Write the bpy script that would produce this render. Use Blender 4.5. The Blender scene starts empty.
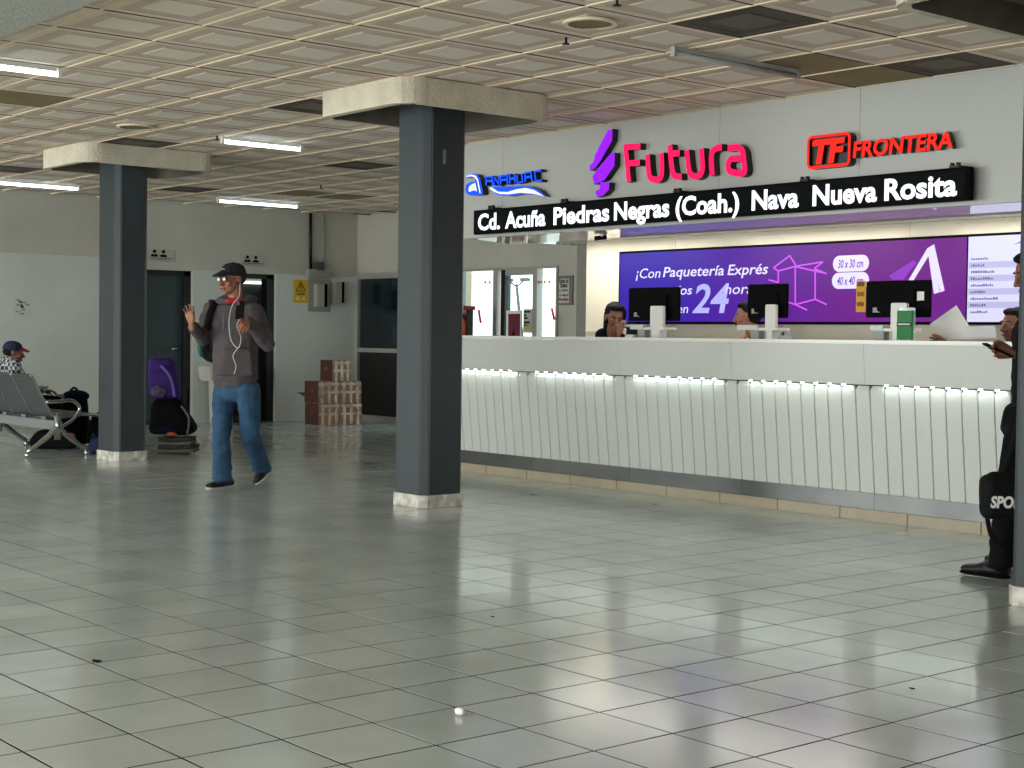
import bpy, bmesh, math, random
from mathutils import Vector, Matrix, noise
random.seed(7)
C = bpy.context.scene.collection
S = bpy.context.scene
# ------------------------------------------------------------------ camera
T = .33                                   # floor tile pitch
F_, YAW, PIT, ROL, H = 1522.07, -.8749, -.0306, .0130, 3.6663*.33
fw = Vector((math.sin(YAW)*math.cos(PIT), math.cos(YAW)*math.cos(PIT), math.sin(PIT)))
r0 = Vector((math.cos(YAW), -math.sin(YAW), 0)); u0 = r0.cross(fw)
rt = math.cos(ROL)*r0+math.sin(ROL)*u0; up = -math.sin(ROL)*r0+math.cos(ROL)*u0
O = Vector((0, 0, H))
cd = bpy.data.cameras.new('camera'); cam = bpy.data.objects.new('camera', cd); C.objects.link(cam)
cam.matrix_world = Matrix.Translation(O) @ Matrix((rt, up, -fw)).transposed().to_4x4()
cd.sensor_fit = 'HORIZONTAL'; cd.sensor_width = 36; cd.lens = 36*F_/1024; cd.clip_start = .05; cd.clip_end = 200
S.camera = cam
def ray(x, y): return rt*((x-512)/F_)-up*((y-384)/F_)+fw
def at(x, y, ax, v):                      # photo point measured on the plane axis=v
    d = ray(x, y); return O+d*((v-O[ax])/d[ax])
# ------------------------------------------------------------------ light
S.view_settings.view_transform = 'Standard'; S.view_settings.look = 'None'
S.view_settings.exposure = .08; S.view_settings.gamma = 1
w = bpy.data.worlds.new('world'); S.world = w; w.use_nodes = True
bg = w.node_tree.nodes['Background']; bg.inputs[0].default_value = (.9, .98, 1, 1); bg.inputs[1].default_value = 3.3
def area(name, loc, target, sx, sy, power, col=(1, 1, 1)):
    l = bpy.data.lights.new(name, 'AREA'); l.shape = 'RECTANGLE'; l.size = sx; l.size_y = sy; l.energy = power; l.color = col
    o = bpy.data.objects.new(name, l); C.objects.link(o); o.location = loc
    o.rotation_euler = (Vector(target)-Vector(loc)).to_track_quat('-Z', 'Y').to_euler(); o['kind'] = 'helper'
    return o
area('daylight_south_opening', (-8, -4.2, 1.5), (-8, 4, 1.0), 16, 2.6, 430, (.97, 1, .98))
area('daylight_far_left_opening', (-16, -3.9, 1.5), (-16, 4, 1.0), 5, 2.6, 200, (.97, 1, .98))
for lx in (-9.6, -7.6, -5.6):
    area('soffit_strip_light', (lx, 9.2, 2.07), (lx, 9.2, 0), 1.6, .12, 11, (1, .96, .88))
# ------------------------------------------------------------------ materials
def lin(c):
    return tuple(((v/255)/12.92 if v/255 <= .04045 else ((v/255+.055)/1.055)**2.4) for v in c)+(1,)
MATS = {}
def mat(name, col, rough=.6, metal=0, var=0, scale=4, bump=0, bscale=30, emit=0, ecol=None, spec=None, col2=None, rnd=0, rvar=0, detail=4):
    if name in MATS: return MATS[name]
    m = bpy.data.materials.new(name); m.use_nodes = True; n = m.node_tree.nodes; L = m.node_tree.links
    b = n['Principled BSDF']; c = lin(col)
    b.inputs['Base Color'].default_value = c; b.inputs['Roughness'].default_value = rough; b.inputs['Metallic'].default_value = metal
    if spec is not None: b.inputs['Specular IOR Level'].default_value = spec
    geo = n.new('ShaderNodeNewGeometry')
    if var or col2:
        t = n.new('ShaderNodeTexNoise'); t.inputs['Scale'].default_value = scale; t.inputs['Detail'].default_value = detail
        L.new(geo.outputs['Position'], t.inputs['Vector'])
        rp = n.new('ShaderNodeValToRGB'); rp.color_ramp.elements[0].position = .3; rp.color_ramp.elements[1].position = .7
        k2 = lin(col2) if col2 else tuple(x*(1-var) for x in c[:3])+(1,)
        rp.color_ramp.elements[0].color = k2; rp.color_ramp.elements[1].color = c
        L.new(t.outputs['Fac'], rp.inputs['Fac']); src = rp.outputs['Color']
        if rnd:
            oi = n.new('ShaderNodeObjectInfo'); mr = n.new('ShaderNodeMapRange'); mr.inputs[3].default_value = 1-rnd; mr.inputs[4].default_value = 1+rnd*.4
            L.new(oi.outputs['Random'], mr.inputs[0]); mx = n.new('ShaderNodeVectorMath'); mx.operation = 'SCALE'
            L.new(src, mx.inputs[0]); L.new(mr.outputs[0], mx.inputs['Scale']); src = mx.outputs[0]
        L.new(src, b.inputs['Base Color'])
        if rvar:
            m2 = n.new('ShaderNodeMapRange'); m2.inputs[3].default_value = rough-rvar; m2.inputs[4].default_value = rough+rvar
            L.new(t.outputs['Fac'], m2.inputs[0]); L.new(m2.outputs[0], b.inputs['Roughness'])
    if bump:
        t2 = n.new('ShaderNodeTexNoise'); t2.inputs['Scale'].default_value = bscale; t2.inputs['Detail'].default_value = 3
        L.new(geo.outputs['Position'], t2.inputs['Vector'])
        bp = n.new('ShaderNodeBump'); bp.inputs['Strength'].default_value = bump; bp.inputs['Distance'].default_value = .01
        L.new(t2.outputs['Fac'], bp.inputs['Height']); L.new(bp.outputs['Normal'], b.inputs['Normal'])
    if emit:
        b.inputs['Base Color'].default_value = tuple(x*.08 for x in c[:3])+(1,); b.inputs['Specular IOR Level'].default_value = .15
        b.inputs['Emission Color'].default_value = lin(ecol or col); b.inputs['Emission Strength'].default_value = emit
    MATS[name] = m; return m
WHITE = mat('painted_wall_upper', (192, 188, 174), .8, var=.16, scale=1.3, bump=.25, bscale=9)
LOWER = mat('painted_wall_lower', (206, 210, 202), .6, var=.14, scale=1.1, bump=.2, bscale=12)
TILE = mat('floor_tile', (188, 197, 191), .15, var=.14, scale=2.4, rnd=.09, rvar=.06, bump=.05, bscale=5, detail=6)
GROUT = mat('grout', (26, 26, 25), 1, spec=0)
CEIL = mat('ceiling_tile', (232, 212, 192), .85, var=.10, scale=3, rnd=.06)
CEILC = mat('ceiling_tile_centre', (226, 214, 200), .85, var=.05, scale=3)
CEILS = mat('ceiling_tile_step', (206, 186, 168), .9, var=.12, scale=6)  # browner step ring: slight dust, plus the shading of the steps as colour
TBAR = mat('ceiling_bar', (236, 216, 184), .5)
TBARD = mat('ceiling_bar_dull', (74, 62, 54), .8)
DARKT = mat('ceiling_panel_dark', (84, 74, 62), .8, var=.3, scale=5)
BROWNT = mat('ceiling_panel_brown', (138, 122, 84), .8, var=.2, scale=3)
CONC = mat('rough_plaster', (214, 204, 182), .9, var=.18, scale=7, bump=.8, bscale=45)
COLM = mat('column_paint', (46, 55, 58), .5, var=.12, scale=5, bump=.12, bscale=18)
PLINTH = mat('plinth_tile', (226, 222, 210), .4, col2=(150, 144, 132), scale=14)
PANEL = mat('aluminium_panel', (182, 182, 175), .38, var=.05, scale=1.2)
CWHITE = mat('counter_white', (202, 203, 196), .35, var=.04, scale=2)
STEEL = mat('brushed_steel', (98, 99, 97), .33, metal=.85, var=.25, scale=3, bump=.1, bscale=80)
CREAM = mat('cream_wall', (232, 222, 200), .7, var=.04, scale=2)
SOFF = mat('gloss_soffit', (236, 232, 222), .03)
KERB = mat('kerb_tile', (168, 156, 132), .4, var=.14, scale=6)
BLACK = mat('black_plastic', (8, 8, 9), .8, spec=.1)
BLKM = mat('black_metal', (20, 20, 22), .4, metal=.3)
GREY = mat('grey_gap', (70, 70, 68), .8)
ALU = mat('window_aluminium', (176, 174, 166), .45, metal=.4)
CHROME = mat('chrome', (205, 208, 208), .16, metal=1)
WPL = mat('white_plastic', (226, 224, 216), .45)
PAPER = mat('paper', (232, 230, 224), .85)
SKIN = mat('skin_tan', (156, 104, 78), .55, var=.08, scale=20)
SKIN2 = mat('skin_brown', (132, 84, 62), .55, var=.08, scale=20)
HAIR = mat('black_hair', (10, 9, 9), .7, spec=.2, bump=.3, bscale=120)
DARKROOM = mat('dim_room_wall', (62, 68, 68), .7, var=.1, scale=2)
def glass(name, col, a):
    m = bpy.data.materials.new(name); m.use_nodes = True; n = m.node_tree.nodes; L = m.node_tree.links
    b = n['Principled BSDF']; tr = n.new('ShaderNodeBsdfTransparent'); mx = n.new('ShaderNodeMixShader')
    b.inputs['Base Color'].default_value = lin(col); b.inputs['Roughness'].default_value = .03
    tr.inputs[0].default_value = (.95, 1, 1, 1); mx.inputs[0].default_value = a
    L.new(tr.outputs[0], mx.inputs[1]); L.new(b.outputs[0], mx.inputs[2]); L.new(mx.outputs[0], n['Material Output'].inputs[0])
    return m
GLASS = glass('door_glass', (200, 220, 225), .12); DGLASS = glass('office_glass', (28, 40, 44), .75)
def glow(name, col, e): return mat(name, col, .5, emit=e, ecol=col)
# ------------------------------------------------------------------ mesh helpers
def bm_box(bm, x0, x1, y0, y1, z0, z1, bev=0):
    if x0 > x1: x0, x1 = x1, x0
    if y0 > y1: y0, y1 = y1, y0
    r = bmesh.ops.create_cube(bm, size=1)
    for v in r['verts']: v.co = Vector(((x0+x1)/2+v.co.x*(x1-x0), (y0+y1)/2+v.co.y*(y1-y0), (z0+z1)/2+v.co.z*(z1-z0)))
    if bev:
        es = {e for v in r['verts'] for e in v.link_edges}
        bmesh.ops.bevel(bm, geom=list(es), offset=bev, segments=2, affect='EDGES')
def link(name, me, m=None, parent=None, smooth=False):
    o = bpy.data.objects.new(name, me); C.objects.link(o)
    if m is not None and len(me.materials) == 0:
        for k in (m if isinstance(m, (list, tuple)) else (m,)): me.materials.append(k)
    if parent is not None: o.parent = parent; o.matrix_parent_inverse = parent.matrix_basis.inverted()
    if smooth:
        for p in me.polygons: p.use_smooth = True
    return o
def done(name, bm, m, parent=None, smooth=False):
    me = bpy.data.meshes.new(name); bmesh.ops.recalc_face_normals(bm, faces=bm.faces[:]); bm.to_mesh(me); bm.free()
    return link(name, me, m, parent, smooth)
def box(name, x0, x1, y0, y1, z0, z1, m, parent=None, bev=0):
    bm = bmesh.new(); bm_box(bm, x0, x1, y0, y1, z0, z1, bev); return done(name, bm, m, parent)
def thing(name, label, cat, loc, group=None):
    o = bpy.data.objects.new(name, None); C.objects.link(o); o.location = loc; o.empty_display_size = .1
    o['label'] = label; o['category'] = cat
    if group: o['group'] = group
    return o
def tag(o, label, cat, group=None):
    o['label'] = label; o['category'] = cat
    if group: o['group'] = group
    return o
def structure(o): o['kind'] = 'structure'; return o
def empty_structure(name):
    o = bpy.data.objects.new(name, None); C.objects.link(o); o['kind'] = 'structure'; return o
def stuff(o): o['kind'] = 'stuff'; return o
def prism(name, pts, d0, d1, plane, m, parent=None, bev=0):
    """extrude a 2-D outline; plane 'xz' (depth along y), 'yz' (depth along x), 'xy' (depth along z)"""
    f = {'xz': lambda a, b, d: (a, d, b), 'yz': lambda a, b, d: (d, a, b), 'xy': lambda a, b, d: (a, b, d)}[plane]
    bm = bmesh.new(); A = [bm.verts.new(f(a, b, d0)) for a, b in pts]; B = [bm.verts.new(f(a, b, d1)) for a, b in pts]
    bm.faces.new(A); bm.faces.new(B[::-1]); n = len(pts)
    for i in range(n): bm.faces.new((A[i], B[i], B[(i+1) % n], A[(i+1) % n]))
    bmesh.ops.recalc_face_normals(bm, faces=bm.faces[:])
    if bev: bmesh.ops.bevel(bm, geom=bm.edges[:], offset=bev, segments=2, affect='EDGES')
    return done(name, bm, m, parent)
def tube(name, pts, r, m, parent=None, seg=8, closed_ends=True, flat=1.0):
    """swept round (or flattened) tube along a smooth path; r a number or a list"""
    P = [Vector(p) for p in pts]; n = len(P); R = r if isinstance(r, (list, tuple)) else [r]*n
    bm = bmesh.new(); rings = []; prev = None
    for i, p in enumerate(P):
        t = ((P[min(i+1, n-1)]-P[max(i-1, 0)])).normalized()
        if prev is None: a = t.orthogonal().normalized()
        else:
            a = prev-t*prev.dot(t); a = a.normalized() if a.length > 1e-6 else t.orthogonal().normalized()
        prev = a; b = t.cross(a)
        rings.append([bm.verts.new(p+(a*math.cos(k*2*math.pi/seg)+b*math.sin(k*2*math.pi/seg)*flat)*R[i]) for k in range(seg)])
    for i in range(n-1):
        for k in range(seg): bm.faces.new((rings[i][k], rings[i][(k+1) % seg], rings[i+1][(k+1) % seg], rings[i+1][k]))
    if closed_ends: bm.faces.new(rings[0][::-1]); bm.faces.new(rings[-1])
    return done(name, bm, m, parent, True)
def smoothpath(pts, k=6):
    P = [Vector(p) for p in pts]; out = []
    for i in range(len(P)-1):
        a, b, c, d = P[max(i-1, 0)], P[i], P[i+1], P[min(i+2, len(P)-1)]
        for j in range(k):
            t = j/k; out.append(.5*((2*b)+(c-a)*t+(2*a-5*b+4*c-d)*t*t+(3*b-a-3*c+d)*t**3))
    return out+[P[-1]]
def hull_into(bm, ells, sub=2):
    """convex hull of ellipsoids [(centre, (rx,ry,rz), basis or None)]"""
    t = bmesh.new()
    for c, r, B in ells:
        q = bmesh.ops.create_icosphere(t, subdivisions=sub, radius=1)
        for v in q['verts']:
            p = Vector((v.co.x*r[0], v.co.y*r[1], v.co.z*r[2])); v.co = Vector(c)+((B @ p) if B is not None else p)
    bmesh.ops.delete(t, geom=t.faces[:]+t.edges[:], context='EDGES_FACES') if False else None
    pts = [v.co.copy() for v in t.verts]; t.free(); t = bmesh.new(); vs = [t.verts.new(p) for p in pts]
    g = bmesh.ops.convex_hull(t, input=vs)
    rem = [v for v in t.verts if not v.link_faces]; bmesh.ops.delete(t, geom=rem, context='VERTS')
    me = bpy.data.meshes.new('t'); t.to_mesh(me); t.free(); bm.from_mesh(me); bpy.data.meshes.remove(me)
def blob(name, parts, m, parent=None, vox=.014, sm=4, wrinkle=0, wsize=.06, basis=None):
    """ONE continuous surface grown from overlapping tapered pieces.
    parts: list of lists of (centre, radius or (rx,ry,rz))"""
    bm = bmesh.new()
    for pr in parts:
        e = []
        for q in pr:
            c, r = q[0], q[1]; B = q[2] if len(q) > 2 else basis
            if not isinstance(r, (tuple, list)): r = (r, r, r)
            e.append((c, r, B))
        hull_into(bm, e)
    o = done(name, bm, m, parent, True)
    md = o.modifiers.new('r', 'REMESH'); md.mode = 'VOXEL'; md.voxel_size = vox; md.use_smooth_shade = True
    md = o.modifiers.new('s', 'SMOOTH'); md.iterations = sm; md.factor = .5
    if wrinkle:
        tx = bpy.data.textures.new('folds', 'CLOUDS'); tx.noise_scale = wsize; tx.noise_depth = 1
        md = o.modifiers.new('d', 'DISPLACE'); md.texture = tx; md.strength = wrinkle; md.mid_level = .5; md.texture_coords = 'GLOBAL'
    dg = bpy.context.evaluated_depsgraph_get(); me = bpy.data.meshes.new_from_object(o.evaluated_get(dg))
    old = o.data; o.modifiers.clear(); o.data = me; bpy.data.meshes.remove(old)
    for p in me.polygons: p.use_smooth = True
    return o
FONTC = {}
def text_mesh(txt, bold=0, depth=0, slant=0):
    k = (txt, bold, depth, slant)
    if k in FONTC: return FONTC[k].copy()
    cu = bpy.data.curves.new('t', 'FONT'); cu.body = txt; cu.size = 1; cu.offset = bold; cu.extrude = depth; cu.shear = slant; cu.resolution_u = 3
    o = bpy.data.objects.new('t', cu); C.objects.link(o); dg = bpy.context.evaluated_depsgraph_get()
    me = bpy.data.meshes.new_from_object(o.evaluated_get(dg)); bpy.data.objects.remove(o); bpy.data.curves.remove(cu)
    FONTC[k] = me; return me.copy()
def fit_text(name, txt, m, parent, org, U, V, w, h=None, bold=0, slant=0, d=0, sx=None):
    """org lower-left of the cap box; U right, V up (unit vectors); text scaled to width w and cap height h; d = thickness out of the wall"""
    me = text_mesh(txt, bold, .5 if d else 0, slant)
    x0 = min(v.co.x for v in me.vertices); x1 = max(v.co.x for v in me.vertices)
    U = Vector(U); V = Vector(V); N = U.cross(V); cap = .70
    sx = w/(x1-x0); sy = (h/cap) if h else sx
    for v in me.vertices: v.co = Vector(org)+U*((v.co.x-x0)*sx)+V*(v.co.y*sy)+N*(v.co.z*d)
    return link(name, me, m, parent)
def letters(txt, m, parent, org, U, V, w, h, bold=0, slant=0, d=.03, name='letter'):
    """raised letters, one part each, fitted to width w"""
    def ext(s):
        me = text_mesh(s, bold, 0, slant); a = [v.co.x for v in me.vertices]; bpy.data.meshes.remove(me); return min(a), max(a)
    x0, x1 = ext(txt); sx = w/(x1-x0)
    for i, ch in enumerate(txt):
        if ch == ' ': continue
        xe = ext(txt[:i+1])[1]; a, b = ext(ch)
        fit_text(name, ch, m, parent, Vector(org)+Vector(U)*((xe-(b-a)-x0)*sx), U, V, (b-a)*sx, h, bold, slant, d)
def ribbon(name, paths, wd, y0, y1, m, parent, closed=False, caps=True):
    """stroked letter in the x-z plane: list of paths of (x,z), stroke width wd, from depth y0 to y1"""
    bm = bmesh.new(); e = 0
    for P in paths:
        n = len(P); Lf = []; Rt = []
        for i, p in enumerate(P):
            a = Vector(P[max(i-1, 0)]); b = Vector(P[min(i+1, n-1)]); t = (b-a).normalized(); nn = Vector((-t.y, t.x))
            k = wd/2
            Lf.append(Vector(p)+nn*k); Rt.append(Vector(p)-nn*k)
        out = Lf+Rt[::-1]; e += .0004
        f0 = [bm.verts.new((q.x, y0-e, q.y)) for q in out]; f1 = [bm.verts.new((q.x, y1, q.y)) for q in out]; N = len(out)
        for i in range(N): bm.faces.new((f0[i], f0[(i+1) % N], f1[(i+1) % N], f1[i]))
        for i in range(n-1): bm.faces.new((f0[i], f0[i+1], f0[N-2-i], f0[N-1-i]))
    return done(name, bm, m, parent)
X_, Y_, Z_ = Vector((1, 0, 0)), Vector((0, 1, 0)), Vector((0, 0, 1))
# ------------------------------------------------------------------ floor
FX0, FX1, FY0, FY1 = -18.4, 3.6, -4.3, 12.42
floor = structure(box('floor', FX0-.3, FX1, FY0, FY1+.3, -.12, -.001, GROUT))
def tile_mesh(name, s, z0, z1, bev, m):
    bm = bmesh.new(); bm_box(bm, -s/2, s/2, -s/2, s/2, z0, z1)
    if bev:
        top = [e for e in bm.edges if all(v.co.z > z1-1e-5 for v in e.verts)]
        bmesh.ops.bevel(bm, geom=top, offset=bev, segments=1, affect='EDGES')
    me = bpy.data.meshes.new(name); bm.to_mesh(me); bm.free(); me.materials.append(m); return me
gx, gy = -4.228455, 2.706462
tm = tile_mesh('tile', T-.0085, -.012, 0, 0, TILE)
cells = []
for i in range(-44, 26):
    for j in range(-22, 30):
        cx, cy = gx+(i+.5)*T, gy+(j+.5)*T
        if cx-T/2 < FX0-.2 or cx+T/2 > FX1 or cy-T/2 < FY0 or cy+T/2 > FY1+.2: continue
        d = Vector((cx, cy, 0))-O; zz = d.dot(fw); px = 512+F_*d.dot(rt)/zz if zz > .1 else -999; py = 384-F_*d.dot(up)/zz if zz > .1 else 9999
        vis = zz > .1 and -25 < px < 1050 and py < 800
        cells.append((0 if vis else 1, zz, cx, cy))
cells.sort()
bm = bmesh.new()
for k, (v, zz, cx, cy) in enumerate(cells):
    h = random.uniform(-.0003, .0003)
    if k < 300:
        o = bpy.data.objects.new('tile', tm); C.objects.link(o); o.parent = floor; o.location = (cx, cy, h)
        o.rotation_euler = (random.uniform(-1, 1)*.0016, random.uniform(-1, 1)*.0016, 0)
    else:
        s = T/2-.00425; a, b = random.uniform(-1, 1)*.0005, random.uniform(-1, 1)*.0005
        q = [(cx-s, cy-s, h-a-b), (cx+s, cy-s, h+a-b), (cx+s, cy+s, h+a+b), (cx-s, cy+s, h-a+b)]
        t = [bm.verts.new(p) for p in q]; lo = [bm.verts.new((p[0], p[1], -.012)) for p in q]; bm.faces.new(t)
        for e in range(4): bm.faces.new((t[e], lo[e], lo[(e+1) % 4], t[(e+1) % 4]))
stuff(done('distant_tiles', bm, TILE, floor))
# ------------------------------------------------------------------ ceiling
ZC = 2.9315
ceiling = structure(box('ceiling', FX0-.3, FX1, FY0, FY1+.3, ZC+.06, ZC+.2, CEILS))
P6 = .60984; hx, hy = -8.921187, 3.539316
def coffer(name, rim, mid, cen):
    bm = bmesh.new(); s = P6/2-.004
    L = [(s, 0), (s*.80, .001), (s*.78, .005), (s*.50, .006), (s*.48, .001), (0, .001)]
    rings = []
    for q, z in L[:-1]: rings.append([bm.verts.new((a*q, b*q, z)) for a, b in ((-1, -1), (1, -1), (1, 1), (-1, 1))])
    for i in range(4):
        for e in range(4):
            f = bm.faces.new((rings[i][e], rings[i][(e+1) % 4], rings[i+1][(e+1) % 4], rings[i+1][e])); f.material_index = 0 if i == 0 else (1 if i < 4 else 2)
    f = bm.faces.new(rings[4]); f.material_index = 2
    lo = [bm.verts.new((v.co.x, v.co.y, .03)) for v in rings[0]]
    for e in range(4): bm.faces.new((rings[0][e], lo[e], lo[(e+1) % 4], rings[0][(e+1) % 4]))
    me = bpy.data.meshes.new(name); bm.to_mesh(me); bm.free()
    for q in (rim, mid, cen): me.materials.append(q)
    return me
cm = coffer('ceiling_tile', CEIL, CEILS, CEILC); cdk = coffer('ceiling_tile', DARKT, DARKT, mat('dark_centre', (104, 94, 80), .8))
cbr = tile_mesh('ceiling_tile', P6-.012, 0, .02, 0, BROWNT)
special = {(-2, 4): cdk, (-7, 8): cdk, (-12, 10): cbr, (-12, 11): cbr, (-4, 1): cbr, (-4, 0): cbr, (-7, 4): cdk, (-12, 4): cdk,
           (5, 4): cdk, (5, 7): cdk, (4, 6): cbr, (4, 7): cbr, (-13, 8): cdk}
cells = []
for i in range(-16, 21):
    for j in range(-13, 14):
        cx, cy = hx+(i+.5)*P6, hy+(j+.5)*P6
        if cx-P6/2 < FX0-.25 or cx+P6/2 > FX1 or cy-P6/2 < FY0 or cy+P6/2 > FY1+.25: continue
        d = Vector((cx, cy, ZC))-O; zz = d.dot(fw); px = 512+F_*d.dot(rt)/zz if zz > .1 else -999; py = 384-F_*d.dot(up)/zz if zz > .1 else -9999
        vis = zz > .1 and -60 < px < 1090 and py > -60 and not (cy > 8.5 and cx > -10.6)
        cells.append((0 if vis else 1, 0 if (i, j) in special else 1, zz, cx, cy, i, j))
cells.sort(); rest = bmesh.new()
for k, (v, sp, zz, cx, cy, i, j) in enumerate(cells):
    me = special.get((i, j), cm)
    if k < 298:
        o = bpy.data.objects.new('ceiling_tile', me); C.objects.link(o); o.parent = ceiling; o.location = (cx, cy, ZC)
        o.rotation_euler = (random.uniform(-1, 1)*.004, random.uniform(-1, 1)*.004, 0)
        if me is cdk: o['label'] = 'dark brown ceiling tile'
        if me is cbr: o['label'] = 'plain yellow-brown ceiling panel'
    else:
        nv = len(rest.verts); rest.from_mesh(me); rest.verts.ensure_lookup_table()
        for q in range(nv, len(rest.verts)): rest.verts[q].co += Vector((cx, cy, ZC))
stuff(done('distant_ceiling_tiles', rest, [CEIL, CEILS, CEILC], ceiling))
for i in range(-15, 21):
    x = hx+i*P6
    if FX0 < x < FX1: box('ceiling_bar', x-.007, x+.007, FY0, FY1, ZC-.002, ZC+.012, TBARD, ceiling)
for j in range(-12, 14):
    y = hy+j*P6
    if FY0 < y < FY1: box('ceiling_bar', FX0, FX1, y-.008, y+.008, ZC-.005, ZC+.012, TBAR, ceiling)
# dropped beam at the near left
structure(box('trim_1', -13, -5.9, 2.1, 3.06, 2.74, ZC-.001, mat('beam_plaster', (168, 168, 160), .9, var=.1, scale=9, bump=.5, bscale=60)))
# ------------------------------------------------------------------ walls
def cyl_between(name, a, b, r, m, parent=None, seg=12): return tube(name, [a, b], r, m, parent, seg)
XW = -18.4; structure(box('wall_right_light_block', FX1, FX1+.2, FY0, FY1+.3, 0, ZC+.05, WHITE)); D1a, D1b, D2a, D2b = 8.9, 9.78, 10.4, 11.06; YB = 12.42  # right wall is unseen, added to keep out light from that side
wl = empty_structure('wall_left')
for a, b in ((FY0, D1a), (D1b, D2a), (D2b, YB+.25)):
    box('wall_section', XW-.25, XW, a, b, 0, ZC+.05, WHITE, wl)
    box('lower_panel', XW, XW+.015, a, b if b < YB else YB, 0, 2.17 if a < 5 else 2.05, LOWER, wl)
for a, b in ((D1a, D1b), (D2a, D2b)): box('lintel', XW-.25, XW, a, b, 2.04, ZC+.05, WHITE, wl)
bmb = structure(box('baseboard_left', XW+.015, XW+.027, FY0, D1a-.01, 0, .09, mat('base_tile', (170, 166, 156), .4, var=.15, scale=8)))
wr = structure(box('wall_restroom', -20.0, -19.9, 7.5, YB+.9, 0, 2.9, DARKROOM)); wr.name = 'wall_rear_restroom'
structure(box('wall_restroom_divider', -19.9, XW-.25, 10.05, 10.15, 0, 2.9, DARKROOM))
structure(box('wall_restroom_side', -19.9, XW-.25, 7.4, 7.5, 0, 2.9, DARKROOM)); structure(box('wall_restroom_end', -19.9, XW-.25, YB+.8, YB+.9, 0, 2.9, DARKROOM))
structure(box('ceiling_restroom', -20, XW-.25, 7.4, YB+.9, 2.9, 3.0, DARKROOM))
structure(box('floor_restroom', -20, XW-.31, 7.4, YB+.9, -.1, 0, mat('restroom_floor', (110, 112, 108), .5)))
LEAF = mat('door_leaf_paint', (52, 66, 68), .45, var=.1, scale=3); FRAME = mat('door_frame_black', (18, 20, 22), .5)
d1 = empty_structure('door_1')
box('door_frame', XW-.2, XW-.05, D1b-.1, D1b, 0, 2.04, FRAME, d1); box('door_frame', XW-.2, XW-.05, D1a, D1a+.06, 0, 2.04, FRAME, d1)
box('door_frame', XW-.2, XW-.05, D1a, D1b, 1.97, 2.04, FRAME, d1)
box('door_leaf', XW-.17, XW-.12, D1a+.06, D1b-.1, .01, 1.97, LEAF, d1)
box('door_panel', XW-.12, XW-.108, D1a+.15, D1b-.2, .2, .9, LEAF, d1, .005); box('door_panel', XW-.12, XW-.108, D1a+.15, D1b-.2, 1.0, 1.85, LEAF, d1, .005)
cyl_between('door_handle', (XW-.08, D1b-.16, 1.0), (XW-.08, D1b-.26, 1.0), .012, CHROME, d1)
d2 = empty_structure('door_2')
box('door_frame', XW-.2, XW-.04, D2b-.11, D2b, 0, 2.04, FRAME, d2); box('door_frame', XW-.2, XW-.04, D2a, D2a+.05, 0, 2.04, FRAME, d2)
box('door_frame', XW-.2, XW-.04, D2a, D2b, 1.98, 2.04, FRAME, d2)
# glowing tube added in the restroom, standing for a reflection in the door glass
a = at(247, 282.5, 0, -19.84); b = at(265, 283.5, 0, -19.84)
t = thing('tube_light', 'glowing tube added for a reflection in the doorway behind the walking man', 'ceiling light', (-19.86, a.y, a.z))
box('housing', -19.9, -19.86, a.y-.3, b.y+.1, a.z+.02, a.z+.07, WPL, t); tube('tube', [(-19.84, a.y-.28, a.z), (-19.84, b.y, a.z)], .018, glow('reflection_tube', (236, 246, 240), 2.5), t)
# back wall with office window, entrance doors
wb = empty_structure('wall_back')
X12_ = lambda px: at(px, 300, 1, YB).x
WX0, WX1 = X12_(356.3), X12_(410); EX0, EX1 = X12_(440), X12_(558.5)
def wsec(x0, x1, z0, z1, m=WHITE, n='wall_section'): return box(n, x0, x1, YB, YB+.22, z0, z1, m, wb)
ZT = ZC+.0595
wsec(XW, WX0, 0, ZT); wsec(WX1, EX0, 0, ZT); wsec(EX1, -10.2, 0, ZT); wsec(-10.2, FX1, 0, ZT)
wsec(WX0, WX1, 2.1, ZT, n='lintel'); wsec(EX0, EX1, 2.1, ZT, n='lintel')
w1 = empty_structure('window_1')
for x0, x1, z0, z1 in ((WX0, WX0+.08, 0, 2.1), (WX1-.07, WX1, 0, 2.1), (WX0+.09, WX1-.07, 2.02, 2.1), (WX0+.09, WX1-.07, .97, 1.03), (WX0+.09, WX1-.07, 0, .07)):
    box('window_frame', x0, x1, YB-.03, YB+.06, z0, z1, ALU, w1)
box('pane', WX0+.09, WX1-.07, YB+.01, YB+.02, 1.03, 2.02, DGLASS, w1)
lp = box('lower_panel', WX0+.09, WX1-.07, YB+.01, YB+.02, .07, .97, mat('dark_panel', (20, 14, 18), .3), w1)
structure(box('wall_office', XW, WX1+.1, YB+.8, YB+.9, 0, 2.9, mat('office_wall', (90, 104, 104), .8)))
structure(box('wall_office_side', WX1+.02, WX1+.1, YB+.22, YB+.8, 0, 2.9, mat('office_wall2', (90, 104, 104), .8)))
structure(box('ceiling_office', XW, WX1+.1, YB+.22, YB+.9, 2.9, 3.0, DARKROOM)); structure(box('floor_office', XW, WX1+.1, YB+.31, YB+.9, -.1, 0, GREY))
q0, q1 = at(378, 291, 1, YB+.78), at(402, 327, 1, YB+.78)
bd = thing('notice_board', 'dark notice board hanging inside the office behind the window', 'board', (q0.x+.4, YB+.78, q1.z))
box('panel', q0.x, WX1-.02, YB+.76, YB+.799, q1.z, q0.z, BLACK, bd); box('sheet', q0.x+.12, WX1-.08, YB+.755, YB+.76, q1.z+.03, q1.z+.25, mat('grey_sheet', (130, 138, 138), .8), bd)
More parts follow.
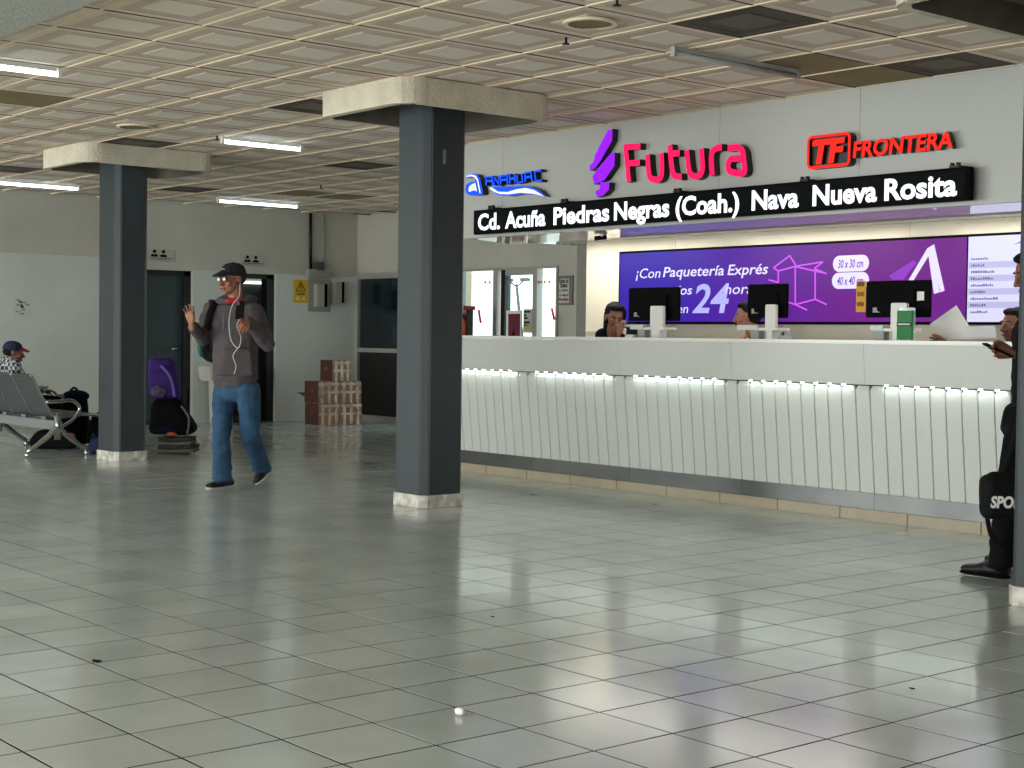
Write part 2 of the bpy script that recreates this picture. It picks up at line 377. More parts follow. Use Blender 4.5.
# entrance glazing
e1 = empty_structure('door_4')
def post(x0, x1, m=ALU, z0=0, z1=2.07, y0=YB-.02, y1=YB+.08, n='door_post'): return box(n, x0, x1, y0, y1, z0, z1, m, e1)
def X12(px, py=300): return at(px, py, 1, YB).x
post(EX0, EX1, ALU, 2.071, 2.1, n='door_head'); post(EX0, EX0+.05)
post(X12(494), X12(498)); post(X12(502), X12(506), BLKM); post(X12(533.5), X12(538)); post(X12(556.5), X12(558.5), z1=2.07)
post(X12(506)+.002, X12(533.5)-.002, ALU, 2.0, 2.07, n='door_rail'); post(X12(506), X12(533.5), ALU, 0, .1, n='door_rail')
for a, b in ((EX0+.05, X12(494)), (X12(506), X12(533.5)), (X12(538), X12(556.5))):
    box('pane', a, b, YB+.03, YB+.035, .1, 2.0 if b < X12(535) and a > X12(500) else 2.04, GLASS, e1)
for px, py in ((483.7, 282.3), (488, 282.3), (539.5, 282), (543, 282), (547.5, 282)):
    p = at(px, py, 1, YB-.001); box('safety_dot', p.x-.018, p.x+.018, YB+.024, YB+.029, p.z-.016, p.z+.016, mat('orange_sticker', (240, 110, 70), .6), e1)
for pa, pb in (((478.5, 310), (480, 323)), ((551.5, 308), (553.5, 320))):
    a, b = at(*pa, 1, YB+.02), at(*pb, 1, YB+.02)
    prism('safety_stripe', [(a.x-.02, a.z), (a.x+.02, a.z), (b.x+.03, b.z), (b.x-.01, b.z)], YB+.021, YB+.027, 'xz', mat('red_sticker', (232, 50, 50), .6), e1)
# outdoors seen through the glazing
og = structure(box('ground_outside', -40, 10, YB+.3, 60, -.2, -.02, mat('forecourt', (190, 190, 184), .9, var=.1)))
p1 = at(471.5, 300, 1, 15.6)
ob = thing('building', 'pale beige building outside beyond the left glass pane', 'building', (p1.x-2, 15, 0))
box('wall', p1.x-4, p1.x, 14.4, 15.6, 0, 6, mat('beige_render', (150, 138, 114), .9, var=.08), ob); box('cornice', p1.x-4.05, p1.x+.05, 14.35, 15.65, 5.7, 5.9, PANEL, ob)
bs = thing('bus', 'white bus parked outside the entrance doors', 'bus', (-29, 18.2, -.02))
p1 = at(497, 300, 1, 19.5); p0 = p1-X_*9
BW = mat('bus_white', (240, 242, 240), .35)
prism('body', [(17, .35), (17.05, 3.2), (17.25, 3.4), (19.3, 3.4), (19.5, 3.2), (19.5, .35)], p1.x-9, p1.x, 'yz', BW, bs, .02) if False else box('body', p0.x, p1.x, 17, 19.5, .35, 3.4, BW, bs, .12)
for k in (0, 1): tube('wheel', [(p0.x+.5+k*.9, 16.98, .46), (p0.x+.5+k*.9, 17.25, .46)], .46, BLACK, bs, 20)
box('bumper', p0.x+.02, p1.x-.02, 16.95, 17.0, .3, .5, GREY, bs)
p = at(521, 330, 1, 24); q = at(516.5, 284, 1, 24)
lm = thing('street_lamp', 'thin grey street lamp outside beyond the middle glass door', 'street lamp', (p.x+.3, 24, -.02))
tube('pole', [(p.x+.25, 24, -.02), (p.x, 24, p.z), (q.x, 24, q.z)], [.07, .05, .03], GREY, lm)
tube('arm', smoothpath([(q.x-.3, 24, q.z+.1), (q.x, 24, q.z-.05), (q.x+.3, 24, q.z+.1)]), .02, GREY, lm)
box('lamp_head', q.x-.42, q.x-.22, 23.92, 24.08, q.z+.06, q.z+.14, GREY, lm); box('lamp_head', q.x+.22, q.x+.42, 23.92, 24.08, q.z+.06, q.z+.14, GREY, lm)
# ------------------------------------------------------------------ partition, soffit, cream wall and fascia
SZ = 2.095; FYc = 8.4; WYc = 9.5; SX0 = -10.82; SX1 = -1.5
structure(box('ceiling_soffit', SX0, SX1, FYc+.05, 10.3, SZ, SZ+.1, SOFF))
fa = empty_structure('wall_fascia')
xs = [SX0, -10.22, -8.85, -7.70, -6.43, -5.20, -3.95, -2.7, SX1]
for a, b in zip(xs, xs[1:]): box('panel', a+.0015, b-.0015, FYc, FYc+.05, 2.085, ZC-.01, PANEL, fa)
box('backing', SX0, SX1, FYc+.02, FYc+.1, 2.1, ZC, GREY, fa)
box('return_panel', SX0, SX0+.04, FYc+.1, 10.3, SZ+.1, ZC, PANEL, fa)
wc = empty_structure('wall_cream')
cx0 = at(586, 290, 1, WYc).x
for a, b in zip([cx0, -9.2, -8.0, -6.8, -5.6, -4.4, -3.2], [-9.2, -8.0, -6.8, -5.6, -4.4, -3.2, SX1]): box('panel', a+.002, b-.002, WYc, WYc+.08, 0, SZ-.001, CREAM, wc)
prism('glossy_strip', [(8.46, 2.0945), (8.46, 2.094), (9.0, 2.068), (9.0, 2.0945)], SX0+.02, SX1, 'yz', SOFF, wc)  # strip added and tilted so the soffit mirrors the display lettering
box('rail', cx0+.01, SX1, WYc-.012, WYc, 1.27, 1.285, CREAM, wc)
box('backing', cx0+.01, SX1, WYc+.02, WYc+.1, 0, SZ, CREAM, wc)
p0, p1 = at(576.5, 290, 1, 12.0).x, at(590, 290, 1, 12.0).x
structure(box('wall_pilaster', p0, p1+.4, 12.0, 12.41, 0, ZC-.02, mat('pilaster_grey', (150, 148, 138), .8, var=.1)))
# ------------------------------------------------------------------ columns
def rrect(x0, x1, y0, y1, r, n=6):
    out = []
    for cx, cy, a0 in ((x1-r, y0+r, -90), (x1-r, y1-r, 0), (x0+r, y1-r, 90), (x0+r, y0+r, 180)):
        for k in range(n+1):
            a = math.radians(a0+90*k/n); out.append((cx+r*math.cos(a), cy+r*math.sin(a)))
    return out
def octo(x0, x1, y0, y1, c): return [(x0+c, y0), (x1-c, y0), (x1, y0+c), (x1, y1-c), (x1-c, y1), (x0+c, y1), (x0, y1-c), (x0, y0+c)]
def column(x0, x1, y0, y1, cx0, cx1, cy0, cy1, label):
    t = thing('column', label, 'column', ((x0+x1)/2, (y0+y1)/2, 0)); c = .047
    prism('shaft', octo(x0+.01, x1-.01, y0+.01, y1-.01, c), .085, ZC-.0005, 'xy', COLM, t, .006)
    o = octo(x0, x1, y0, y1, c)
    inn = octo(x0+.03, x1-.03, y0+.03, y1-.03, c)
    for k in range(8):
        a, b = Vector(o[k]), Vector(o[(k+1) % 8]); ia, ib = Vector(inn[k]), Vector(inn[(k+1) % 8]); d = (b-a).normalized()*.001
        prism('plinth_tile', [tuple(a+d), tuple(b-d), tuple(ib-d), tuple(ia+d)], 0.001, .09, 'xy', PLINTH, t)
    outer = rrect(cx0, cx1, cy0, cy1, .16); inner = rrect(cx0+.06, cx1-.06, cy0+.06, cy1-.06, .12)
    bm = bmesh.new(); n = len(outer); zb = 2.755
    def ring(P, z, j=0): return [bm.verts.new((a+random.uniform(-j, j), b+random.uniform(-j, j), z+random.uniform(-j, j))) for a, b in P]
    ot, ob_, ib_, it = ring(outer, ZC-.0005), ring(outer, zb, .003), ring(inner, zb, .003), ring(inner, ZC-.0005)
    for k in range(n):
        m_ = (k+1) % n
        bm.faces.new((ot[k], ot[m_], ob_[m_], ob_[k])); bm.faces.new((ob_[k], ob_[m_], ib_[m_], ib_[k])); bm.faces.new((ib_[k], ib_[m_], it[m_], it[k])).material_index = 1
    done('collar', bm, [CONC, mat('collar_inside_shade', (112, 106, 94), .9, var=.3, scale=4)], t)  # inner faces darkened: shade of the hollow put into the colour
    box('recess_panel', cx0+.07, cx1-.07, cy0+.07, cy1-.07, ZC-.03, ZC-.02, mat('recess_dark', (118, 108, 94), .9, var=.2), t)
    return t
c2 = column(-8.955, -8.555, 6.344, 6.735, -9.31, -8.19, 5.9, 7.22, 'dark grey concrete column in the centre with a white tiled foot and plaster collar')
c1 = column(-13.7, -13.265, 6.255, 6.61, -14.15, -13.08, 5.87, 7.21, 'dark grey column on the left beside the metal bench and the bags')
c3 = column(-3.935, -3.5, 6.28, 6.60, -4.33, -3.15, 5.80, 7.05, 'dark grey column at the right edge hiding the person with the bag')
p = at(444, 157, 0, -8.57)
box('tag_plate', -8.569, -8.563, p.y-.012, p.y+.012, p.z-.05, p.z+.05, mat('small_plate', (120, 122, 122), .5), c2)
# ------------------------------------------------------------------ ceiling lights
def tubelight(x, y0, y1, lit, label, z=ZC-.05, r=.016, g='fluorescent tubes on the ceiling'):
    t = thing('tube_light', label, 'ceiling light', (x, (y0+y1)/2, ZC-.01), g)
    box('housing', x-.014, x+.014, y0+.02, y1-.02, z+.016, ZC-.008, WPL if lit else mat('dusty_housing', (160, 160, 154), .6), t)
    tube('tube', [(x, y0+.015, z), (x, y1-.015, z)], r, glow('lit_tube', (214, 240, 250), 9) if lit else mat('unlit_tube', (170, 170, 166), .4), t, 10)
    for y in (y0, y1): box('end_cap', x-.017, x+.017, y-.01, y+.012, z-.017, ZC-.008, WPL if lit else mat('dusty_housing', (160, 160, 154), .6), t)
for (xa, ya), (xb, yb), lit, lb in (((-14, 66.5), (61, 74), 1, 'lit tube light at the upper left edge of the ceiling, nearest the camera'),
        ((-4, 183), (79, 189), 1, 'lit tube light on the far ceiling left of the left column'), ((219, 142), (304, 149), 1, 'lit tube light on the ceiling between the two columns, nearer one'),
        ((218, 201), (297, 207), 1, 'lit tube light near the back wall, above the restroom signs'), ((671, 54), (800, 76), 0, 'unlit dusty grey tube light on the ceiling above the service counter')):
    a, b = at(xa, ya, 2, ZC-.05), at(xb, yb, 2, ZC-.05)
    tubelight((a.x+b.x)/2, a.y, b.y, lit, lb)
def diffuser(px, py, r, lb):
    p = at(px, py, 2, ZC-.005); t = thing('recessed_light', lb, 'ceiling light', (p.x, p.y, ZC))
    for nm, ra, rb, z, m in (('rim', r, r*.82, ZC-.012, TBAR), ('lens', r*.82, 0, ZC-.006, BROWNT)):
        bm = bmesh.new(); N = 24
        a = [bm.verts.new((p.x+ra*math.cos(2*math.pi*k/N), p.y+ra*math.sin(2*math.pi*k/N), z)) for k in range(N)]
        c = [bm.verts.new((v.co.x, v.co.y, ZC)) for v in a]
        if rb:
            b = [bm.verts.new((p.x+rb*math.cos(2*math.pi*k/N), p.y+rb*math.sin(2*math.pi*k/N), z)) for k in range(N)]
            for k in range(N): bm.faces.new((a[k], a[(k+1) % N], b[(k+1) % N], b[k]))
        else: bm.faces.new(a)
        for k in range(N): bm.faces.new((a[k], a[(k+1) % N], c[(k+1) % N], c[k]))
        done(nm, bm, m, t, False)
diffuser(590, 23.5, .15, 'round unlit recessed light in the ceiling above the pink sign'); diffuser(136, 127, .16, 'round yellowed recessed light in the ceiling above the left column')
for px, py, lb in ((617, 2, 'black ceiling sprinkler at the top edge above the pink sign'), (566, 41, 'small rusty ceiling sprinkler left of the round recessed light'), (217, 138, 'small dark sprinkler at the end of the middle tube light'), (321, 187, 'small dark sprinkler on the ceiling left of the centre column')):
    p = at(px, py, 2, ZC-.02); t = thing('sprinkler', lb, 'sprinkler', (p.x, p.y, ZC-.01))
    tube('stem', [(p.x, p.y, ZC), (p.x, p.y, ZC-.035)], .008, BLKM, t); tube('plate', [(p.x, p.y, ZC-.035), (p.x, p.y, ZC-.04)], .022, BLKM, t, 12)
#@@COUNTER
# ------------------------------------------------------------------ service counter
ct = thing('service_counter', 'long white ribbed service counter with a row of small lights under its top', 'counter', (-6.3, 8.55, 0))
J0, PW, NP = -11.01, 1.18, 8
CX1 = J0+PW*NP
box('worktop', J0, CX1, 8.29, 8.82, 1.197, 1.222, mat('worktop_white', (222, 222, 212), .25), ct, .004)
box('backing', J0+.02, CX1, 8.48, 8.52, .01, 1.19, GREY, ct)
box('end_panel', J0, J0+.03, 8.4, 8.85, .01, 1.19, CWHITE, ct)
box('desk_shelf', J0+.03, CX1, 8.55, 8.82, .98, 1.0, CWHITE, ct)
LEDM = glow('counter_led', (235, 255, 248), 80)
def slat_me():
    bm = bmesh.new(); w = .1135; prof = [(-w/2, .006), (-w*.47, .001), (-w*.3, 0), (w*.3, 0), (w*.47, .001), (w/2, .006), (w/2, .02), (-w/2, .02)]
    za, zb, ya, yb = .19, .915, 8.452, 8.372
    A = [bm.verts.new((x, ya+y, za)) for x, y in prof]; M = [bm.verts.new((x, yb+(ya-yb)*.04+y, zb-.03)) for x, y in prof]
    B = [bm.verts.new((x*(1 if abs(x) < w*.4 else .8), yb+y+.014, zb)) for x, y in prof]
    n = len(prof); bm.faces.new(A); bm.faces.new(B[::-1])
    for P, Q in ((A, M), (M, B)):
        for i in range(n): bm.faces.new((P[i], P[(i+1) % n], Q[(i+1) % n], Q[i]))
    bmesh.ops.recalc_face_normals(bm, faces=bm.faces[:]); me = bpy.data.meshes.new('slat'); bm.to_mesh(me); bm.free(); me.materials.append(CWHITE); return me
sme = slat_me()
lme = bpy.data.meshes.new('led_lamp'); bm = bmesh.new(); bm_box(bm, -.009, .009, -.006, .006, -.003, .003); bm.to_mesh(bm and lme); bm.free(); lme.materials.append(LEDM)
for k in range(NP):
    x0 = J0+k*PW
    for i in range(10):
        o = bpy.data.objects.new('slat', sme); C.objects.link(o); o.location = (x0+(i+.5)*.118, 0, 0); o.parent = ct; o.matrix_parent_inverse = ct.matrix_basis.inverted()
    for i in range(8):
        o = bpy.data.objects.new('led_lamp', lme); C.objects.link(o); o.location = (x0+.16+i*.118, 8.345, .921); o.parent = ct; o.matrix_parent_inverse = ct.matrix_basis.inverted()
    prism('apron_panel', [(8.30, 1.196), (8.325, .925), (8.385, .925), (8.40, 1.196)], x0+.001, x0+PW-.001, 'yz', CWHITE, ct)
    box('kick_plate', x0+.001, x0+PW-.001, 8.452, 8.475, .077, .188, STEEL, ct)
for k in range(17):
    x0 = J0+k*.555
    if x0+.5 < CX1: box('kerb_tile', x0+.002, x0+.553, 8.445, 8.475, .0, .075, KERB, ct, .003)
# ------------------------------------------------------------------ scrolling sign
FY = 8.29
s0, s1 = at(473, 225, 1, FY).x, at(969, 185, 1, FY).x
ls = thing('led_sign', 'long black scrolling sign with white town names above the counter', 'sign', ((s0+s1)/2, 8.3, 2.1))
box('housing', s0, s1, FY+.004, 8.345, 2.105, 2.315, BLACK, ls, .004)
box('screen', s0+.03, s1-.03, FY, FY+.006, 2.125, 2.297, mat('led_screen', (8, 13, 11), .7, spec=.1), ls)
for px in (493, 566, 679, 806, 956):
    x = at(px, 200, 1, 8.33).x
    box('bracket', x-.035, x+.035, 8.30, 8.398, 2.316, 2.33, BLKM, ls); box('bracket', x-.03, x-.015, 8.30, 8.33, 2.33, 2.348, BLKM, ls); box('bracket', x+.015, x+.03, 8.30, 8.33, 2.33, 2.348, BLKM, ls)
GL = glow('sign_white', (240, 244, 255), 1.6)
for wd, a, b in (('Cd.', 478.5, 500.5), ('Acuña', 505.6, 546), ('Piedras', 554, 609.7), ('Negras', 614.5, 669.7), ('(Coah.)', 676, 739.5), ('Nava', 752, 799), ('Nueva', 812.8, 877), ('Rosita', 884.5, 957)):
    xa, xb = at(a, 200, 1, FY).x, at(b, 200, 1, FY).x
    fit_text('lettering', wd, GL, ls, (xa, FY-.003, 2.142), X_, Z_, xb-xa, .135, bold=.031)
def twotone(o, f, s):
    me = o.data; me.materials.clear(); me.materials.append(f); me.materials.append(s)
    for p in me.polygons: p.material_index = 0 if p.normal.y < -.7 else 1
    return o
def PX(x, y, ox, oy, sc, Y): p = at(ox+x/sc, oy+y/sc, 1, Y); return (p.x, p.z)
SIDE = mat('sign_side', (10, 9, 12), .4)
def outlined(name, paths, wd, Y, m, parent, closed=False):
    return twotone(ribbon(name, paths, wd, Y, 8.398, SIDE, parent), m, SIDE)
def smooth2(pts, k=5): return [(q.x, q.y) for q in smoothpath([(a, b, 0) for a, b in pts], k)]
# pink sign
YS = 8.335
PINK = glow('pink_sign_face', (255, 18, 92), 1.15); VIO = glow('violet_sign_face', (150, 20, 255), 1.1); RED = glow('red_sign_face', (255, 34, 20), 1.1); BLU = glow('blue_sign_face', (16, 80, 250), 1.3)
WHT = glow('white_sign_face', (235, 242, 255), 1.1)
fs = thing('shop_sign', 'raised pink lit lettering with a violet emblem above the scrolling sign', 'sign', (-8.2, YS, 2.4))
f = lambda P, s=False: (smooth2([PX(x, y, 590, 120, 6.02, YS) for x, y in P]) if s else [PX(x, y, 590, 120, 6.02, YS) for x, y in P])
FW = .048
for paths in ([f([(213, 150), (234, 372)]), f([(205, 163), (303, 158)]), f([(222, 262), (300, 256)])],
              [f([(345, 208), (352, 300), (362, 345), (393, 360), (425, 345), (433, 300), (430, 198)], 1)],
              [f([(480, 150), (492, 280), (505, 330), (530, 342), (552, 340)], 1), f([(490, 203), (540, 199)])],
              [f([(582, 182), (592, 280), (604, 325), (636, 340), (668, 322), (677, 280), (670, 172)], 1)],
              [f([(736, 333), (730, 235), (738, 190), (760, 170), (793, 163)], 1)],
              [f([(830, 170), (890, 165), (917, 190), (925, 240), (928, 315), (870, 318), (840, 305), (830, 275), (842, 240), (870, 232), (918, 230)], 1)]):
    outlined('letter', paths, FW, YS, PINK, fs)
for P in ([(495, 178), (537, 96), (552, 92), (550, 130), (512, 197), (497, 216), (480, 226), (478, 211), (492, 197)], [(487, 246), (503, 222), (545, 172), (559, 168), (558, 210), (527, 255), (492, 270), (490, 255)], [(497, 292), (510, 285), (514, 263), (542, 264), (540, 287), (522, 305), (502, 311)]):
    twotone(prism('emblem', [PX(x, y, 440, 100, 3.2, YS) for x, y in P], YS, 8.398, 'xz', SIDE, fs), VIO, SIDE)
# red sign
rs = thing('shop_sign', 'raised red lit lettering with two framed initials above the scrolling sign', 'sign', (-6.2, YS, 2.4))
fr = [PX(x, y, 768, 0, 4, YS) for x, y in [(170, 546), (320, 532), (324, 655), (160, 678), (160, 552)]]
p0 = at(808.5, 137, 1, YS); p1 = at(849, 163, 1, YS); zt, zb = p0.z-.005, at(809, 168, 1, YS).z
def rr_path(x0, x1, z0, z1, r): 
    P = rrect(x0, x1, z0, z1, r, 4); return P+[P[0]]
twotone(ribbon('frame', [rr_path(p0.x, p1.x, zb, zt, .03)], .02, YS, 8.398, SIDE, rs), RED, SIDE)
prism('frame_back', rrect(p0.x, p1.x, zb, zt, .03, 4), 8.36, 8.398, 'xz', SIDE, rs)
def raised(txt, xa, xb, z0, h, m, parent, bold, slant):
    letters(txt, [m], parent, (xa, YS+.02, z0), X_, Z_, xb-xa, h, bold, slant, .045)
n0 = set(bpy.data.objects)
raised('TF', p0.x+.035, p1.x-.035, zb+.03, zt-zb-.06, RED, rs, .05, .15)
xa, xb = at(853, 150, 1, YS).x, at(953, 140, 1, YS).x; zf = at(853, 157.5, 1, YS).z
raised('FRONTERA', xa, xb, zf, .104, RED, rs, .03, .1)
for o in set(bpy.data.objects)-n0:
    if o.type == 'MESH': twotone(o, RED, SIDE)
# blue sign
bs_ = thing('shop_sign', 'raised blue lit lettering with a white and blue wing emblem above the scrolling sign', 'sign', (-10, YS, 2.4))
g = lambda P: [PX(x, y, 462, 160, 10.9, YS) for x, y in P]
for paths in ([g([(262, 278), (260, 187), (328, 182), (332, 272)]), g([(262, 230), (328, 226)])], [g([(352, 275), (348, 190), (402, 265), (403, 180)])],
              [g([(420, 267), (422, 175), (490, 166), (495, 262)]), g([(424, 220), (490, 212)])], [g([(516, 152), (522, 255)]), g([(572, 150), (580, 246)]), g([(518, 206), (576, 200)])],
              [g([(598, 165), (606, 247), (658, 240), (652, 148)])], [g([(686, 238), (688, 140), (750, 131), (762, 228)]), g([(690, 190), (752, 181)])], [g([(862, 113), (792, 124), (802, 230), (868, 224)])]):
    outlined('letter', paths, .021, YS, BLU, bs_)
def shape(name, P, m, Y): twotone(prism(name, g(P), Y, 8.398 if Y == YS else Y+.008, 'xz', SIDE, bs_), m, SIDE)
shape('wing', [(290, 300), (350, 292), (500, 290), (640, 285), (740, 290), (840, 330), (910, 398), (780, 375), (640, 370), (520, 392), (400, 385), (330, 345)], BLU, YS)
shape('wing_stripe', [(300, 305), (335, 300), (400, 345), (500, 350), (600, 320), (700, 305), (790, 325), (905, 395), (780, 368), (640, 358), (520, 375), (420, 372), (350, 345)], WHT, YS-.008)
shape('emblem', [(40, 195), (60, 165), (120, 150), (165, 160), (195, 200), (230, 350), (228, 372), (190, 385), (80, 385), (50, 365), (35, 320), (45, 270), (90, 240), (140, 235), (145, 205), (120, 190), (80, 190)], BLU, YS)
shape('emblem_stripe', [(45, 188), (70, 168), (120, 160), (160, 172), (185, 215), (212, 360), (200, 365), (170, 225), (145, 190), (110, 178), (75, 183)], WHT, YS-.008)
shape('emblem_patch', [(78, 330), (85, 290), (110, 268), (140, 255), (152, 245), (165, 300), (172, 345), (140, 330), (110, 340), (85, 350)], WHT, YS-.008)
# ------------------------------------------------------------------ purple display and timetable
DY = 9.43
x0, x1 = at(620, 290, 1, DY).x, at(966.5, 282, 1, DY).x; z0, z1 = 1.362, 1.965
def screen_mat(name, ca, cb, xa, xb, e):
    m = bpy.data.materials.new(name); m.use_nodes = True; n = m.node_tree.nodes; L = m.node_tree.links; b = n['Principled BSDF']
    g_ = n.new('ShaderNodeNewGeometry'); sp = n.new('ShaderNodeSeparateXYZ'); mr = n.new('ShaderNodeMapRange'); mr.inputs[1].default_value = xa; mr.inputs[2].default_value = xb
    rp = n.new('ShaderNodeValToRGB'); rp.color_ramp.elements[0].color = lin(ca); rp.color_ramp.elements[1].color = lin(cb)
    L.new(g_.outputs['Position'], sp.inputs[0]); L.new(sp.outputs[0], mr.inputs[0]); L.new(mr.outputs[0], rp.inputs[0])
    L.new(rp.outputs[0], b.inputs['Emission Color']); b.inputs['Emission Strength'].default_value = e; b.inputs['Base Color'].default_value = (.01, .01, .01, 1); b.inputs['Roughness'].default_value = .6; b.inputs['Specular IOR Level'].default_value = .15
    return m
PD = screen_mat('purple_display', (46, 14, 172), (112, 20, 138), x0+.6, x0+2.6, .95)
ds = thing('display_screen', 'wide purple advertising screen with white parcel lettering behind the counter', 'screen', ((x0+x1)/2, DY, z0))
box('frame', x0-.02, x1, DY+.002, WYc-.001, z0-.02, z1+.02, BLACK, ds); box('screen', x0, x1-.003, DY-.004, DY+.002, z0, z1, PD, ds)
LV = glow('display_white', (226, 218, 255), 1.0); LB = glow('display_lightblue', (178, 178, 255), 1.0)
ox = lambda x: at(x, 290, 1, DY-.008).x; oz = lambda x, y: at(x, y, 1, DY-.008).z
def dtext(txt, a, b, base, h, m=LV, bold=0): fit_text('lettering', txt, m, ds, (ox(a), DY-.006, base), X_, Z_, ox(b)-ox(a), h, bold, .18)
zb1 = oz(662, 277); cap = .085
dtext('¡Con', 635.5, 660, zb1-.005, cap, LV, .004); dtext('Paquetería', 662.5, 723.5, zb1, cap, LV, .012); dtext('Exprés', 727, 767.5, zb1, cap, LV, .012)
zb2 = oz(684, 294.5)
dtext('tus envíos', 640, 692, zb2, cap*.92, LV, .01); dtext('24', 692.5, 729, oz(700, 312.3), .235, LB, .02); dtext('horas', 724.5, 759, zb2-.003, cap, LV, .004); dtext('en', 677.6, 688.3, oz(684, 313), cap*.9, LV, .004)
b5 = lambda x, y: PX(x, y, 700, 100, 3.07, DY-.008)
for P in ([(225, 515), (275, 478), (295, 510), (240, 525), (225, 515)], [(295, 510), (377, 497), (350, 518), (388, 533), (295, 512)], [(240, 525), (240, 560), (210, 552)], [(292, 512), (292, 628)], [(353, 520), (353, 612)], [(292, 628), (353, 612), (388, 628)], [(262, 618), (292, 628), (328, 645)]):
    q = [b5(x, y) for x, y in P]
    for a, b in zip(q, q[1:]): ribbon('outline', [[a, b]], .012, DY-.0075, DY-.004, glow('display_pink', (206, 90, 240), 1.0), ds)
for txt, a, b, y0_, y1_ in (('30 x 30 cm', 408, 518, 482, 525), ('40 x 40 cm', 405, 518, 534, 577)):
    (xa, za), (xb, zb_) = b5(a, (y0_+y1_)/2), b5(b, (y0_+y1_)/2-3); zm = za; hh = .062
    prism('label_pill', rrect(xa, xb, zm-hh, zm+hh, hh*.98, 6), DY-.0075, DY-.004, 'xz', LV, ds)
    fit_text('lettering', txt, glow('display_ink', (110, 50, 190), .8), ds, (xa+.05, DY-.009, zm-.032), X_, Z_, xb-xa-.1, .062, .012, .18)
for P, m_ in (([(640, 553), (698, 455), (718, 443), (722, 470), (700, 480), (655, 553)], LV), ([(700, 455), (718, 443), (750, 585), (738, 590)], LV), ([(700, 470), (708, 462), (735, 590), (718, 595)], LV), ([(580, 540), (655, 492), (665, 500), (640, 530), (625, 552), (590, 552)], glow('display_magenta', (150, 60, 200), .9))):
    prism('parcel_tape', [b5(x, y) for x, y in P], DY-.007-random.random()*.001, DY-.004, 'xz', m_, ds)
tx0, tx1 = at(967.5, 282, 1, DY).x, at(967.5, 282, 1, DY).x+1.15
tb = thing('display_screen', 'white timetable screen with rows of grey text right of the purple screen', 'screen', (tx0+.5, DY, z0))
box('frame', tx0, tx1+.02, DY+.002, WYc-.001, z0-.02, z1+.02, BLACK, tb); box('screen', tx0+.004, tx1, DY-.004, DY+.002, z0, z1, glow('timetable_white', (214, 214, 255), 1.0), tb)
BAND = glow('timetable_band', (188, 186, 226), .95); INK = glow('timetable_ink', (120, 118, 160), .8)
for k in range(9):
    z = z1-.165-k*.047
    if k % 2: box('row_band', tx0+.01, tx1-.01, DY-.005, DY-.004, z-.012, z+.032, BAND, tb)
    bmx = bmesh.new()
    for xs_ in (tx0+.03, tx0+.42, tx0+.8):
        x = xs_; n_ = random.randint(7, 12)
        for q in range(n_):
            ww = random.uniform(.008, .018); bm_box(bmx, x, x+ww, DY-.0062, DY-.005, z, z+random.choice((.012, .018))); x += ww+.005
    stuff(done('row_text', bmx, INK, tb))
prism('swoosh', [(tx0+.36, z1-.07), (tx0+.45, z1-.035), (tx0+.56, z1-.03), (tx0+.62, z1-.05), (tx0+.55, z1-.045), (tx0+.45, z1-.05)], DY-.006, DY-.004, 'xz', glow('timetable_blue', (50, 130, 230), .9), tb)
# security camera on the soffit
p = at(602.5, 236.5, 2, SZ-.03)
sc = thing('security_camera', 'small dark security camera under the white soffit left of the purple screen', 'camera', (p.x, p.y, SZ))
tube('mount', [(p.x, p.y, SZ), (p.x, p.y, SZ-.03)], .018, WPL, sc, 10); tube('body', [(p.x-.06, p.y-.03, SZ-.045), (p.x+.03, p.y+.015, SZ-.035)], .02, BLACK, sc, 10)
# ------------------------------------------------------------------ things on and behind the counter
MY = 8.72
def monitor(pxa, pxb, pya, pyb, spx0, spx1, spy0, lab, arm):
    c = (pxa+pxb)/2; p0, p1 = at(pxa, pya, 1, MY), at(pxb, pyb, 1, MY); w_ = p1.x-p0.x; zt = at(c, pya, 1, MY).z; zb = at(c, pyb, 1, MY).z
    t = thing('monitor', lab, 'monitor', ((p0.x+p1.x)/2, MY, 1.222), 'monitors on the service counter')
    box('back_shell', p0.x, p1.x, MY, MY+.022, zb, zt, BLACK, t, .006); box('back_bulge', p0.x+w_*.2, p1.x-w_*.2, MY-.02, MY+.01, zb+.04, zt-.06, BLACK, t, .008)
    box('screen_face', p0.x+.01, p1.x-.01, MY+.022, MY+.025, zb+.01, zt-.01, glow('monitor_face', (190, 200, 215), .5), t)
    box('rating_label', p0.x+w_*.12, p0.x+w_*.12+.06, MY-.002, MY+.002, zb+.035, zb+.07, mat('label_grey', (150, 156, 150), .6), t)
    sx0, sx1 = at(spx0, 320, 1, MY-.07).x, at(spx1, 320, 1, MY-.07).x; zs = at(spx0, spy0, 1, MY-.07).z
    st = prism('stand', rrect(sx0, sx1, 1.30, zs, .012, 3), MY-.08, MY-.05, 'xz', WPL, t)
    box('stand_base', sx0-.03, sx1+.05, MY-.12, MY+.03, 1.285, 1.305, WPL, t, .003); box('stand_foot', sx0+.03, sx1-.01, MY-.1, MY-.02, 1.2225, 1.285, WPL, t, .003)
    box('neck', sx0+.02, sx1-.02, MY-.05, MY+.0, zs-.1, zs-.04, BLKM, t)
    if arm:
        a0 = at(arm[0], 326, 1, MY-.07).x; box('tray', a0, sx0-.035, MY-.12, MY+.02, 1.288, 1.325, mat('tray_white', (206, 212, 206), .5), t, .004)
        box('tray_bracket', sx0-.12, sx0-.04, MY-.1, MY-.04, 1.2225, 1.287, mat('tray_grey', (150, 154, 150), .5), t)
    return t
monitor(628.5, 679, 287.5, 321, 651, 663.5, 306, 'leftmost black monitor seen from behind, beside the woman with tied hair', (634,))
monitor(747.5, 787, 284, 318, 766, 776, 304.5, 'middle black monitor, smallest of three, hiding the man with striped collar', (741,))
m3 = monitor(866, 930, 280.5, 317.5, 891.5, 907, 303, 'rightmost and widest black monitor, with a white square label on its back', (874,))
